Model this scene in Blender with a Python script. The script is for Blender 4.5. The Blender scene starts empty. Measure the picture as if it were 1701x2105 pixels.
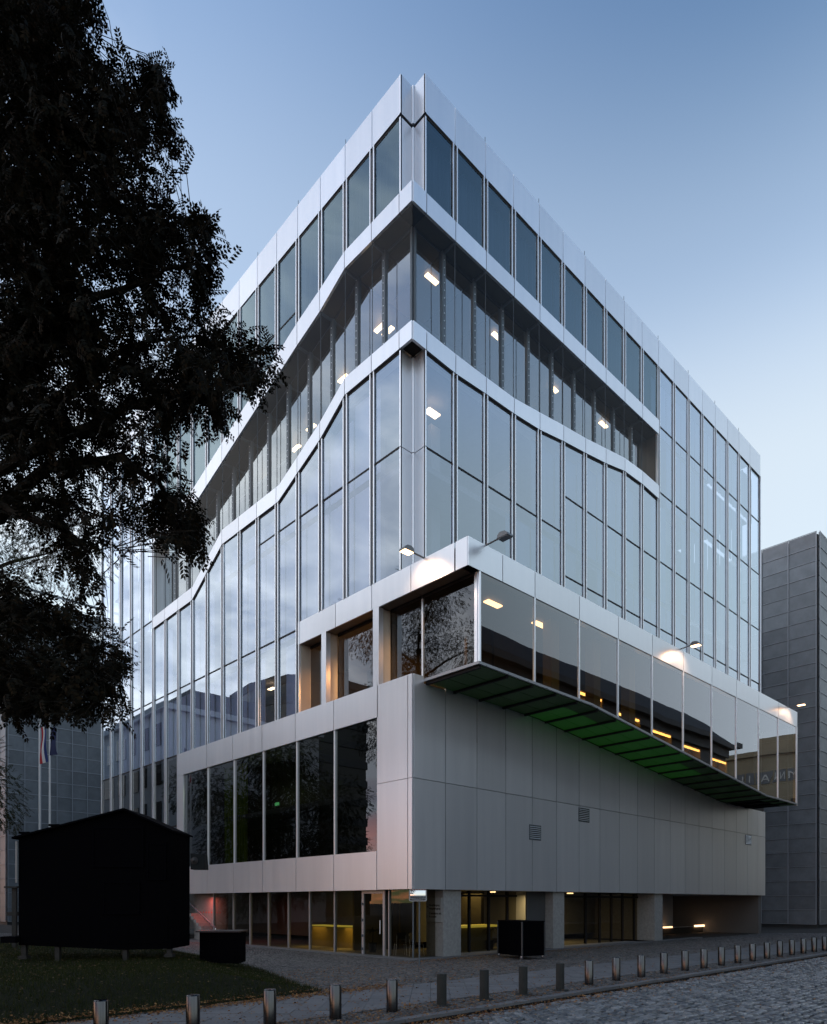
import bpy, bmesh, math, random
import numpy as np
from mathutils import noise as mnoise
from mathutils import Vector, Matrix, Euler

random.seed(7); RNG = np.random.default_rng(7)
SC = bpy.context.scene
COL = SC.collection

# ------------------------------------------------------------------ camera
F, CX, CY, DIST, EYE = 1439.0, 850.5, 1856.0, 24.0, 2.0     # lens and horizon in photo pixels, metres to the corner
TH = math.atan2(.7259, .6876)
FW = Vector((math.cos(TH), math.sin(TH), 0)); RT = Vector((math.sin(TH), -math.cos(TH), 0)); UP = Vector((0, 0, 1))
CAM = -DIST * FW + .033 * RT + EYE * UP
cam_data = bpy.data.cameras.new('camera'); cam = bpy.data.objects.new('camera', cam_data); COL.objects.link(cam)
cam.location = CAM; cam.rotation_euler = (math.pi / 2, 0, TH - math.pi / 2)
cam_data.sensor_fit = 'HORIZONTAL'; cam_data.sensor_width = 36; cam_data.lens = F / 1701 * 36
cam_data.shift_y = (CY - 1052.5) / 1701; cam_data.clip_start = .1; cam_data.clip_end = 5000
SC.camera = cam

def ray(px, py): return FW + (px - CX) / F * RT + (CY - py) / F * UP
def at(px, py, depth): return CAM + float(depth) * ray(float(px), float(py))                  # a point so many metres ahead
def on(axis, val, px, py):                                              # where a sight line meets an axis plane
    d = ray(px, py); return CAM + (val - CAM[axis]) / d[axis] * d
def uR(px, y=0.0): return on(1, y, px, CY)[0]
def uL(px, x=0.0): return on(0, x, px, CY)[1]

# ------------------------------------------------------------------ sky, sun, exposure
SUN_AZ, SUN_EL = math.radians(-36), math.radians(1.0)
world = bpy.data.worlds.new('World'); SC.world = world; world.use_nodes = True
nt = world.node_tree; N = nt.nodes; L = nt.links
bg = N['Background']; bg.inputs['Strength'].default_value = .15
sky = N.new('ShaderNodeTexSky'); sky.sky_type = 'NISHITA'; sky.sun_disc = False
sky.sun_elevation = SUN_EL; sky.sun_rotation = SUN_AZ; sky.ozone_density = 2.0
def nd(t, **kw):
    n = N.new(t)
    for k, v in kw.items(): setattr(n, k, v)
    return n
tc = nd('ShaderNodeTexCoord'); sep = nd('ShaderNodeSeparateXYZ'); L.new(tc.outputs['Generated'], sep.inputs[0])
gain = nd('ShaderNodeMix', data_type='RGBA', blend_type='MULTIPLY'); gain.inputs[0].default_value = 1
L.new(sky.outputs[0], gain.inputs[6]); gain.inputs[7].default_value = (1.85, 1.8, 1.9, 1)
cap = nd('ShaderNodeMix', data_type='RGBA', blend_type='DARKEN'); cap.inputs[0].default_value = 1
L.new(gain.outputs[2], cap.inputs[6]); cap.inputs[7].default_value = (.92, 1.08, 1.38, 1)   # thin cloud in front of the afterglow
veil = nd('ShaderNodeValToRGB')                                       # how much thin high haze covers the blue, by elevation
r = veil.color_ramp; r.interpolation = 'EASE'
r.elements[0].position = 0.0; r.elements[0].color = (.80,) * 3 + (1,)
r.elements[1].position = .86; r.elements[1].color = (.0,) * 3 + (1,)
e = r.elements.new(.48); e.color = (.68,) * 3 + (1,)
e = r.elements.new(.66); e.color = (.30,) * 3 + (1,)
L.new(sep.outputs['Z'], veil.inputs[0])
wd0 = nd('ShaderNodeVectorMath', operation='DOT_PRODUCT'); L.new(tc.outputs['Generated'], wd0.inputs[0]); wd0.inputs[1].default_value = (-.80, .60, 0)
wv = nd('ShaderNodeMapRange'); L.new(wd0.outputs['Value'], wv.inputs[0]); wv.inputs[1].default_value = .2; wv.inputs[2].default_value = .7; wv.inputs[3].default_value = 1; wv.inputs[4].default_value = .45
vf = nd('ShaderNodeMath', operation='MULTIPLY'); L.new(veil.outputs[0], vf.inputs[0]); L.new(wv.outputs[0], vf.inputs[1])
m1 = nd('ShaderNodeMix', data_type='RGBA'); L.new(vf.outputs[0], m1.inputs[0]); L.new(cap.outputs[2], m1.inputs[6])
m1.inputs[7].default_value = (1.10, 1.19, 1.21, 1)
# the sky overhead is deeper on the side away from the sunset
dd_ = nd('ShaderNodeVectorMath', operation='DOT_PRODUCT'); L.new(tc.outputs['Generated'], dd_.inputs[0]); dd_.inputs[1].default_value = (.80, -.60, 0)
s1 = nd('ShaderNodeMapRange', interpolation_type='SMOOTHSTEP'); L.new(dd_.outputs['Value'], s1.inputs[0]); s1.inputs[1].default_value = -.15; s1.inputs[2].default_value = .45
s2 = nd('ShaderNodeMapRange', interpolation_type='SMOOTHSTEP'); L.new(sep.outputs['Z'], s2.inputs[0]); s2.inputs[1].default_value = .56; s2.inputs[2].default_value = .84
s3 = nd('ShaderNodeMath', operation='MULTIPLY'); L.new(s1.outputs[0], s3.inputs[0]); L.new(s2.outputs[0], s3.inputs[1])
deep = nd('ShaderNodeMix', data_type='RGBA', blend_type='MULTIPLY'); L.new(s3.outputs[0], deep.inputs[0]); L.new(m1.outputs[2], deep.inputs[6]); deep.inputs[7].default_value = (.34, .48, .60, 1)
# clouds, thick only over the sunset side of the sky
zc = nd('ShaderNodeMath', operation='ADD'); L.new(sep.outputs['Z'], zc.inputs[0]); zc.inputs[1].default_value = .22
dx = nd('ShaderNodeMath', operation='DIVIDE'); L.new(sep.outputs['X'], dx.inputs[0]); L.new(zc.outputs[0], dx.inputs[1])
dy = nd('ShaderNodeMath', operation='DIVIDE'); L.new(sep.outputs['Y'], dy.inputs[0]); L.new(zc.outputs[0], dy.inputs[1])
cmb = nd('ShaderNodeCombineXYZ'); L.new(dx.outputs[0], cmb.inputs[0]); L.new(dy.outputs[0], cmb.inputs[1])
noi = nd('ShaderNodeTexNoise'); noi.inputs['Scale'].default_value = 3.2; noi.inputs['Detail'].default_value = 7
noi.inputs['Roughness'].default_value = .55; noi.inputs['Distortion'].default_value = .35; L.new(cmb.outputs[0], noi.inputs['Vector'])
cr = nd('ShaderNodeValToRGB'); cr.color_ramp.elements[0].position = .42; cr.color_ramp.elements[1].position = .60
L.new(noi.outputs[0], cr.inputs[0])
dot = nd('ShaderNodeVectorMath', operation='DOT_PRODUCT'); L.new(tc.outputs['Generated'], dot.inputs[0]); dot.inputs[1].default_value = (-.80, .60, 0)
wm = nd('ShaderNodeMapRange'); L.new(dot.outputs['Value'], wm.inputs[0]); wm.inputs[1].default_value = .15; wm.inputs[2].default_value = .60
cf = nd('ShaderNodeMath', operation='MULTIPLY'); L.new(cr.outputs[0], cf.inputs[0]); L.new(wm.outputs[0], cf.inputs[1])
cf2 = nd('ShaderNodeMath', operation='MULTIPLY'); L.new(cf.outputs[0], cf2.inputs[0]); cf2.inputs[1].default_value = .95
cloudc = nd('ShaderNodeValToRGB'); q = cloudc.color_ramp                 # cloud colour: sunset pink low down, white above
q.elements[0].position = .03; q.elements[0].color = (6.0, 2.3, 1.0, 1); q.elements[1].position = .26; q.elements[1].color = (2.2, 2.25, 2.32, 1)
e = q.elements.new(.085); e.color = (2.6, 1.15, 1.05, 1)
e = q.elements.new(.14); e.color = (.60, .62, .85, 1)
e = q.elements.new(.20); e.color = (1.1, 1.15, 1.3, 1)
L.new(sep.outputs['Z'], cloudc.inputs[0])
m2 = nd('ShaderNodeMix', data_type='RGBA'); L.new(cf2.outputs[0], m2.inputs[0]); L.new(deep.outputs[2], m2.inputs[6]); L.new(cloudc.outputs[0], m2.inputs[7])
L.new(m2.outputs[2], bg.inputs[0])

sun_data = bpy.data.lights.new('sun', 'SUN'); sun = bpy.data.objects.new('sun', sun_data); COL.objects.link(sun)
sun_data.energy = .03; sun_data.angle = math.radians(75); sun_data.color = (1, .84, .78)
sd = Vector((math.sin(SUN_AZ), math.cos(SUN_AZ), math.tan(math.radians(6))))
sun.rotation_euler = sd.to_track_quat('Z', 'Y').to_euler(); sun.location = (-60, 60, 60)

SC.view_settings.view_transform = 'Standard'; SC.view_settings.look = 'None'
SC.view_settings.gamma = 1; SC.view_settings.use_curve_mapping = False
SC.view_settings.exposure = 2.45
SC.cycles.max_bounces = 10; SC.cycles.transparent_max_bounces = 24; SC.cycles.glossy_bounces = 5
SC.cycles.sample_clamp_indirect = 4

# ------------------------------------------------------------------ materials
def mat(name, col=(.5, .5, .5), rough=.6, metal=0, spec=.5):
    m = bpy.data.materials.new(name); m.use_nodes = True
    b = m.node_tree.nodes['Principled BSDF']
    b.inputs['Base Color'].default_value = (*col, 1); b.inputs['Roughness'].default_value = rough
    b.inputs['Metallic'].default_value = metal; b.inputs['Specular IOR Level'].default_value = spec
    return m
def noisy(name, c0, c1, scale, rough=.8, bump=.2, detail=6, metal=0, dist=.02, vary=0.0, stretch=(1, 1, 1), rvar=0, spec=.5):
    m = mat(name, c0, rough, metal, spec); t = m.node_tree; n = t.nodes; b = n['Principled BSDF']
    co = n.new('ShaderNodeTexCoord'); mp = n.new('ShaderNodeMapping'); mp.inputs['Scale'].default_value = stretch
    t.links.new(co.outputs['Object'], mp.inputs[0])
    no = n.new('ShaderNodeTexNoise'); no.inputs['Scale'].default_value = scale; no.inputs['Detail'].default_value = detail
    no.inputs['Roughness'].default_value = .65; t.links.new(mp.outputs[0], no.inputs['Vector'])
    cr = n.new('ShaderNodeValToRGB'); cr.color_ramp.elements[0].color = (*c0, 1); cr.color_ramp.elements[1].color = (*c1, 1)
    cr.color_ramp.elements[0].position = .3; cr.color_ramp.elements[1].position = .7
    t.links.new(no.outputs[0], cr.inputs[0]); out = cr.outputs[0]
    if vary:
        oi = n.new('ShaderNodeObjectInfo'); mr = n.new('ShaderNodeMapRange')
        mr.inputs[3].default_value = 1 - vary; mr.inputs[4].default_value = 1 + vary
        t.links.new(oi.outputs['Random'], mr.inputs[0])
        mx = n.new('ShaderNodeVectorMath'); mx.operation = 'SCALE'
        t.links.new(out, mx.inputs[0]); t.links.new(mr.outputs[0], mx.inputs['Scale']); out = mx.outputs[0]
    t.links.new(out, b.inputs['Base Color'])
    if rvar:
        mr = n.new('ShaderNodeMapRange'); mr.inputs[3].default_value = rough - rvar; mr.inputs[4].default_value = rough + rvar
        t.links.new(no.outputs[0], mr.inputs[0]); t.links.new(mr.outputs[0], b.inputs['Roughness'])
    if bump:
        bp = n.new('ShaderNodeBump'); bp.inputs['Strength'].default_value = bump; bp.inputs['Distance'].default_value = dist
        t.links.new(no.outputs[0], bp.inputs['Height']); t.links.new(bp.outputs[0], b.inputs['Normal'])
    return m
def emit(name, col, s):
    m = bpy.data.materials.new(name); m.use_nodes = True; n = m.node_tree.nodes; b = n['Principled BSDF']
    b.inputs['Base Color'].default_value = (*[c * .5 for c in col], 1)
    b.inputs['Emission Color'].default_value = (*col, 1); b.inputs['Emission Strength'].default_value = s
    return m
def glass(name, tint, base, slope, power=2.0, refl=(1, 1, 1), wave=0.0, wscale=.5, rough=0.0):
    """Coated pane: part mirror (more at grazing angles), part clear with a tint."""
    m = bpy.data.materials.new(name); m.use_nodes = True; t = m.node_tree; n = t.nodes
    n.remove(n['Principled BSDF']); o = n['Material Output']
    tr = n.new('ShaderNodeBsdfTransparent'); tr.inputs[0].default_value = (*tint, 1)
    gl = n.new('ShaderNodeBsdfGlossy'); gl.inputs[0].default_value = (*refl, 1); gl.inputs['Roughness'].default_value = rough
    lw = n.new('ShaderNodeLayerWeight'); lw.inputs[0].default_value = .5
    pw = n.new('ShaderNodeMath'); pw.operation = 'POWER'; t.links.new(lw.outputs['Facing'], pw.inputs[0]); pw.inputs[1].default_value = power
    ml = n.new('ShaderNodeMath'); ml.operation = 'MULTIPLY_ADD'; ml.use_clamp = True
    t.links.new(pw.outputs[0], ml.inputs[0]); ml.inputs[1].default_value = slope; ml.inputs[2].default_value = base
    mx = n.new('ShaderNodeMixShader'); t.links.new(ml.outputs[0], mx.inputs[0]); t.links.new(tr.outputs[0], mx.inputs[1]); t.links.new(gl.outputs[0], mx.inputs[2])
    t.links.new(mx.outputs[0], o.inputs[0])
    if wave:
        co = n.new('ShaderNodeTexCoord'); no = n.new('ShaderNodeTexNoise'); no.inputs['Scale'].default_value = wscale
        no.inputs['Detail'].default_value = 1; t.links.new(co.outputs['Object'], no.inputs['Vector'])
        bp = n.new('ShaderNodeBump'); bp.inputs['Strength'].default_value = 1; bp.inputs['Distance'].default_value = wave
        t.links.new(no.outputs[0], bp.inputs['Height']); t.links.new(bp.outputs[0], gl.inputs['Normal'])
    return m

ALU = noisy('anodised_aluminium', (.675, .705, .755), (.735, .76, .805), 1.6, rough=.32, bump=.02, metal=.74, vary=.06, stretch=(1.6, 1.6, .10), rvar=.05)
FIN = mat('bright_aluminium_fin', (.84, .86, .90), .34, .70)
STEEL = mat('grey_post_steel', (.10, .12, .14), .5, .6)
TRAYM = mat('tray_edge_steel', (.30, .31, .33), .4, .6)
COREM = mat('mullion_recess', (.035, .04, .045), .5, .2)
DARK = mat('dark_gasket', (.010, .010, .012), .6, 0, .2)
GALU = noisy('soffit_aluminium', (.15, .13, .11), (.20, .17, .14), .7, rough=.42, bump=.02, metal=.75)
G_TOP_DIM = glass('coated_glass_dimmed', (.70, .76, .90), .04, .85, 3.0, (.72, .92, 1.0), wave=.0018, wscale=.35)  # coated glass of the top row, mirror share lowered to imitate darker sky
G_MID = glass('coated_midfloor_glass', (.74, .79, .93), .19, .90, 2.0, (.80, .90, 1.0), wave=.0022, wscale=.35)
G_SKIN = glass('clear_outer_skin_glass', (.96, .97, .97), .010, .06, 3)
G_IN = glass('gallery_glass', (.80, .84, .85), .12, .85, 2.2, (.84, .90, .94))
G_BOX = glass('box_glass_mirror_tinted', (.50, .42, .32), .03, .90, 2.1, (.84, .89, .96), wave=.009, wscale=.30)
G_DARK = glass('dark_hall_glass', (.16, .17, .165), .09, .95, 3.0, (.86, .88, .90), wave=.002, wscale=.3)
G_GRD = glass('shop_glass', (.36, .34, .28), .03, .20, 2.6)
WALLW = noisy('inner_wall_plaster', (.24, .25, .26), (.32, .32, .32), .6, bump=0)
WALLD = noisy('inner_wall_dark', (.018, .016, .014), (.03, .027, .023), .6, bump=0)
SLABM = noisy('inner_slab', (.16, .16, .16), (.22, .22, .22), .7, bump=0)
REVM = noisy('satin_reveal', (.40, .36, .31), (.46, .42, .36), .8, rough=.62, bump=0, metal=.15)
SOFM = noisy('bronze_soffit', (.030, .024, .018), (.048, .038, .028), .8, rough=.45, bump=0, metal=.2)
CEILB = noisy('gallery_ceiling_panel', (.075, .055, .035), (.10, .075, .048), .9, rough=.5, bump=0)
BLIND_DIM = noisy('dimmed_blind', (.10, .15, .22), (.15, .20, .28), .5, bump=0, vary=.25)  # blind with the dim sky of the right front put into its colour
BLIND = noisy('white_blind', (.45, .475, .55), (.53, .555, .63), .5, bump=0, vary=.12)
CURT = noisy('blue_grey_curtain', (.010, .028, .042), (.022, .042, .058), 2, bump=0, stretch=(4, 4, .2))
GCURT = noisy('green_striped_curtain', (.10, .20, .01), (.75, .95, .06), 14, bump=0, stretch=(1, 1, .03))
CONC = noisy('pale_concrete', (.17, .17, .17), (.25, .25, .245), 9, rough=.85, bump=.25, dist=.006)
LAMPW = emit('warm_ceiling_lamp', (1, .66, .36), 1.1)
LAMPS = emit('warm_strip_lamp', (1, .55, .16), 1.1)
FLOODE = emit('flood_lens_lit', (1, .55, .28), 1.6)
FLOODO = mat('flood_lens_off', (.25, .27, .3), .15)
FLOODB = mat('floodlight_casing', (.14, .15, .16), .45, .3)
GREENL = emit('green_lit_floor_glass', (.05, .36, .03), .0070)
GREEND = emit('dim_green_floor_glass', (.04, .14, .02), .0025)
BLACK = mat('black_paint', (.0015, .0015, .0022), .9, 0, .02)
BLACK2 = mat('black_roofing', (.002, .002, .003), .9, 0, .03)
BRUSH = noisy('brushed_steel', (.055, .058, .065), (.11, .115, .122), 60, rough=.17, bump=0, metal=1, stretch=(1, 1, .01))
DULL = noisy('dull_grey_steel', (.016, .017, .016), (.026, .027, .026), 8, rough=.65, bump=.05, metal=0, spec=.2)
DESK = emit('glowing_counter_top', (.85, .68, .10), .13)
YWALL = noisy('yellow_wall', (.20, .16, .05), (.26, .20, .07), .8, bump=0)

# ------------------------------------------------------------------ mesh helpers
class MB:
    def __init__(s): s.v = []; s.f = []; s.mi = []
    def add(s, vs, fs, mi=0):
        k = len(s.v); s.v += [tuple(v) for v in vs]; s.f += [tuple(k + i for i in f) for f in fs]; s.mi += [mi] * len(fs); return s
    def loop(s, A, B, mi=0):                                         # a solid between two matching outlines
        n = len(A); vs = list(A) + list(B)
        fs = [tuple(range(n))[::-1], tuple(range(n, 2 * n))] + [(i, (i + 1) % n, n + (i + 1) % n, n + i) for i in range(n)]
        return s.add(vs, fs, mi)
    def box(s, x0, x1, y0, y1, z0, z1, mi=0):
        return s.loop([(x0, y0, z0), (x1, y0, z0), (x1, y1, z0), (x0, y1, z0)], [(x0, y0, z1), (x1, y0, z1), (x1, y1, z1), (x0, y1, z1)], mi)
    def cyl(s, p0, p1, r0, r1=None, n=12, mi=0):
        r1 = r0 if r1 is None else r1; p0 = Vector(p0); p1 = Vector(p1); d = (p1 - p0).normalized()
        a = d.orthogonal().normalized(); b = d.cross(a)
        ring = lambda p, r: [p + r * (math.cos(2 * math.pi * i / n) * a + math.sin(2 * math.pi * i / n) * b) for i in range(n)]
        return s.loop(ring(p0, r0), ring(p1, r1), mi)
    def tube(s, pts, rad, n=8, mi=0):
        pts = [Vector([float(c) for c in p]) for p in pts]; k = len(s.v); a = None
        rad = [float(r) for r in rad] if hasattr(rad, '__len__') else rad
        for i, p in enumerate(pts):
            d = (pts[min(i + 1, len(pts) - 1)] - pts[max(i - 1, 0)]).normalized()
            a = d.orthogonal().normalized() if a is None else (a - a.dot(d) * d).normalized()
            b = d.cross(a); r = rad[i] if hasattr(rad, '__len__') else rad
            s.v += [tuple(p + r * (math.cos(2 * math.pi * j / n) * a + math.sin(2 * math.pi * j / n) * b)) for j in range(n)]
        for i in range(len(pts) - 1):
            for j in range(n):
                s.f.append((k + i * n + j, k + i * n + (j + 1) % n, k + (i + 1) * n + (j + 1) % n, k + (i + 1) * n + j)); s.mi.append(mi)
        s.f.append(tuple(k + j for j in range(n))[::-1]); s.f.append(tuple(k + (len(pts) - 1) * n + j for j in range(n))); s.mi += [mi, mi]
        return s
    def build(s, name, m, parent=None, smooth=False, bevel=0, loc=None, rotz=0):
        me = bpy.data.meshes.new(name); me.from_pydata(s.v, [], s.f)
        ms = m if isinstance(m, (list, tuple)) else [m]
        for x in ms: me.materials.append(x)
        if len(ms) > 1: me.polygons.foreach_set('material_index', s.mi)
        bm = bmesh.new(); bm.from_mesh(me); bmesh.ops.recalc_face_normals(bm, faces=bm.faces)
        if bevel: bmesh.ops.bevel(bm, geom=list(bm.edges), offset=bevel, segments=2, affect='EDGES', profile=.6)
        bm.to_mesh(me); bm.free()
        if smooth:
            for p in me.polygons: p.use_smooth = True
            try: me.set_sharp_from_angle(angle=math.radians(38))
            except Exception: pass
        o = bpy.data.objects.new(name, me); COL.objects.link(o)
        if parent is not None: o.parent = parent
        if loc is not None: o.location = loc
        if rotz: o.rotation_euler.z = rotz
        return o
def raw_mesh(name, V, Fc, m, parent=None, smooth=False):
    me = bpy.data.meshes.new(name); nf, k = Fc.shape
    me.vertices.add(len(V)); me.vertices.foreach_set('co', np.asarray(V, dtype=np.float32).ravel())
    me.loops.add(nf * k); me.loops.foreach_set('vertex_index', Fc.ravel().astype(np.int32))
    me.polygons.add(nf); me.polygons.foreach_set('loop_start', np.arange(0, nf * k, k, dtype=np.int32))
    me.update(calc_edges=True); me.materials.append(m)
    if smooth: me.polygons.foreach_set('use_smooth', [True] * nf)
    o = bpy.data.objects.new(name, me); COL.objects.link(o)
    if parent is not None: o.parent = parent
    return o
def tag(o, label=None, cat=None, group=None, kind=None):
    if label: o['label'] = label
    if cat: o['category'] = cat
    if group: o['group'] = group
    if kind: o['kind'] = kind
    return o
def empty(name, loc=(0, 0, 0), rotz=0, **kw):
    o = bpy.data.objects.new(name, None); COL.objects.link(o); o.location = loc; o.rotation_euler.z = rotz
    o.empty_display_size = .3
    return tag(o, **kw)
def copy_tree(o, parent=None):
    c = o.copy(); COL.objects.link(c)
    if parent is not None: c.parent = parent
    for ch in list(o.children): copy_tree(ch, c)
    return c
def frustum_ok(x, y, m=60):
    dx, dy = x - CAM[0], y - CAM[1]; d = dx * FW[0] + dy * FW[1]; r = dx * RT[0] + dy * RT[1]
    return (d > 10.5) & (np.abs(r / np.maximum(d, .1) * F) < 850 + m)

# ------------------------------------------------------------------ ground
GROUND = noisy('city_ground', (.035, .035, .033), (.055, .053, .05), .4, bump=.1)
MORTAR = noisy('sandy_joint', (.004, .0035, .003), (.009, .008, .007), 20, rough=.95, bump=.3)
def stone_mat(name, a, b, c, rough, spec=.5):
    """Setts whose colour changes from stone to stone (a random value per mesh island) with worn grain."""
    m = mat(name, a, rough, 0, spec); t = m.node_tree; n = t.nodes; bs = n['Principled BSDF']
    g = n.new('ShaderNodeNewGeometry'); oi = n.new('ShaderNodeObjectInfo')
    ad = n.new('ShaderNodeMath'); ad.operation = 'ADD'; t.links.new(g.outputs['Random Per Island'], ad.inputs[0]); t.links.new(oi.outputs['Random'], ad.inputs[1])
    fr = n.new('ShaderNodeMath'); fr.operation = 'FRACT'; t.links.new(ad.outputs[0], fr.inputs[0])
    cr = n.new('ShaderNodeValToRGB'); cr.color_ramp.elements[0].color = (*a, 1); cr.color_ramp.elements[1].color = (*c, 1)
    e = cr.color_ramp.elements.new(.5); e.color = (*b, 1); t.links.new(fr.outputs[0], cr.inputs[0])
    co = n.new('ShaderNodeTexCoord'); no = n.new('ShaderNodeTexNoise'); no.inputs['Scale'].default_value = 18; no.inputs['Detail'].default_value = 6
    t.links.new(co.outputs['Object'], no.inputs['Vector'])
    mr = n.new('ShaderNodeMapRange'); mr.inputs[3].default_value = .6; mr.inputs[4].default_value = 1.4; t.links.new(no.outputs[0], mr.inputs[0])
    vm = n.new('ShaderNodeVectorMath'); vm.operation = 'SCALE'; t.links.new(cr.outputs[0], vm.inputs[0]); t.links.new(mr.outputs[0], vm.inputs['Scale'])
    t.links.new(vm.outputs[0], bs.inputs['Base Color'])
    bp = n.new('ShaderNodeBump'); bp.inputs['Strength'].default_value = .4; bp.inputs['Distance'].default_value = .008
    t.links.new(no.outputs[0], bp.inputs['Height']); t.links.new(bp.outputs[0], bs.inputs['Normal'])
    return m
SETT = stone_mat('road_sett_granite', (.050, .053, .060), (.10, .103, .110), (.19, .19, .195), .36)
SETTS = stone_mat('small_sett_basalt', (.036, .033, .032), (.060, .055, .052), (.10, .09, .083), .6)
SLABS = stone_mat('granite_slab', (.085, .087, .092), (.10, .10, .105), (.115, .115, .12), .7)

o = MB().box(-600, 900, -600, 900, -.6, -.16).build('ground', GROUND); tag(o, 'dark city ground reaching to the horizon', kind='structure')
road = MB().box(-60, 160, -20, -8.72, -.155, -.105).build('road', MORTAR); tag(road, 'cobbled street of large dark granite setts', kind='structure')
plaza = MB().box(-60, 60, -4.98, 60, -.155, -.03).build('plaza', MORTAR); tag(plaza, 'forecourt paved in small dark cobbles in front of the building', kind='structure')
pave = MB().box(-60, 60, -7.48, -4.98, -.157, -.035).build('pavement', MORTAR); tag(pave, 'pale slab pavement running between the bollards and the forecourt', kind='structure')
strip = MB().box(-60, 60, -8.5, -7.48, -.158, -.04).build('cobbled_strip', MORTAR); tag(strip, 'strip of small cobbles along the kerb in which the bollards stand', kind='structure')
kerb = MB().box(-60, 60, -8.72, -8.5, -.159, -.045).build('kerb', MORTAR); tag(kerb, 'granite kerb between the cobbled street and the bollards', kind='structure')
farp = MB().box(-60, 160, -22, -20, -.156, -.0).build('far_pavement', CONC); tag(farp, 'pavement on the far side of the street', kind='structure')

def setts(x0, x1, y0, y1, ps, py_, ztop, gap, jit, maxd=70, skew=0.0, wob=0.0):
    nx = int((x1 - x0) / ps); ny = int((y1 - y0) / py_)
    X, Y = np.meshgrid(x0 + (np.arange(nx) + .5) * ps, y0 + (np.arange(ny) + .5) * py_)
    X = X + (np.arange(ny)[:, None] % 2) * ps * .5 + RNG.normal(0, jit * ps, X.shape); Y = Y + RNG.normal(0, jit * py_ * .5, Y.shape)
    if wob: Y = Y + wob * np.sin(X * 2.1) ; X = X + wob * np.sin(Y * 1.7)
    x = X.ravel(); y = Y.ravel()
    d = (x - CAM[0]) * FW[0] + (y - CAM[1]) * FW[1]
    k = frustum_ok(x, y) & (d < maxd) & (x > x0) & (x < x1) & (y > y0 + py_ * .4) & (y < y1 - py_ * .4)
    return x[k], y[k], d[k]
def sett_mesh(name, x, y, ps, py_, ztop, gap, m, parent, tilt=.006, deep=.03):
    n = len(x); hx = (ps - gap) / 2 * RNG.uniform(.88, 1.06, n); hy = (py_ - gap) / 2 * RNG.uniform(.88, 1.06, n)
    base = np.array([[-1, -1], [1, -1], [1, 1], [-1, 1]], float)
    rot = RNG.normal(0, .06, n); c, s = np.cos(rot)[:, None], np.sin(rot)[:, None]
    def ring(k, z):
        bx = base[None, :, 0] * hx[:, None] * k + RNG.normal(0, .04 * ps, (n, 4)); by = base[None, :, 1] * hy[:, None] * k + RNG.normal(0, .04 * ps, (n, 4))
        return np.stack([x[:, None] + bx * c - by * s, y[:, None] + bx * s + by * c, z], -1)
    zt = ztop + RNG.normal(0, tilt, n)[:, None] + RNG.normal(0, tilt, (n, 4))
    V = np.concatenate([ring(1.0, np.full((n, 4), ztop - deep)), ring(.97, zt - .35 * deep), ring(.72, zt)], 1).reshape(-1, 3)
    f = np.array([[0, 1, 5, 4], [1, 2, 6, 5], [2, 3, 7, 6], [3, 0, 4, 7], [4, 5, 9, 8], [5, 6, 10, 9], [6, 7, 11, 10], [7, 4, 8, 11], [8, 9, 10, 11]])
    Fc = (np.arange(n)[:, None, None] * 12 + f[None]).reshape(-1, 4)
    return raw_mesh(name, V, Fc, m, parent)
# street: the nearest 300 setts one by one, the rest joined
x, y, d = setts(-18, 60, -20, -8.74, .23, .18, -.06, .02, .10)
order = np.argsort(d + np.abs((x - CAM[0]) * RT[0] + (y - CAM[1]) * RT[1]) * .02); x, y = x[order], y[order]
var = []
for i in range(6):
    t = sett_mesh('cobblestone', np.zeros(1), np.zeros(1), .23, .18, 0, .036, SETT, road, tilt=.008, deep=.05); var.append(t.data); bpy.data.objects.remove(t)
for i in range(300):
    c = bpy.data.objects.new('cobblestone', var[i % 6]); COL.objects.link(c); c.parent = road
    c.location = (x[i], y[i], -.06 + random.gauss(0, .004)); c.rotation_euler = (random.gauss(0, .02), random.gauss(0, .02), random.gauss(0, .05) + (math.pi if random.random() < .5 else 0))
tag(sett_mesh('cobblestones', x[300:], y[300:], .23, .18, -.06, .036, SETT, road, tilt=.008, deep=.05), kind='stuff')
x, y, d = setts(-14, 45, -4.97, 40, .125, .115, 0, .014, .12, maxd=46, wob=.05)
k = (x < 0) | (y < 0); x, y = x[k], y[k]
tag(sett_mesh('cobblestones', x, y, .125, .115, .0, .014, SETTS, plaza, tilt=.004, deep=.028), kind='stuff')
x, y, d = setts(-14, 45, -8.49, -7.49, .105, .10, 0, .014, .14, wob=.02)
tag(sett_mesh('cobblestones', x, y, .105, .10, .0, .014, SETTS, strip, tilt=.004, deep=.034), kind='stuff')
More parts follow.
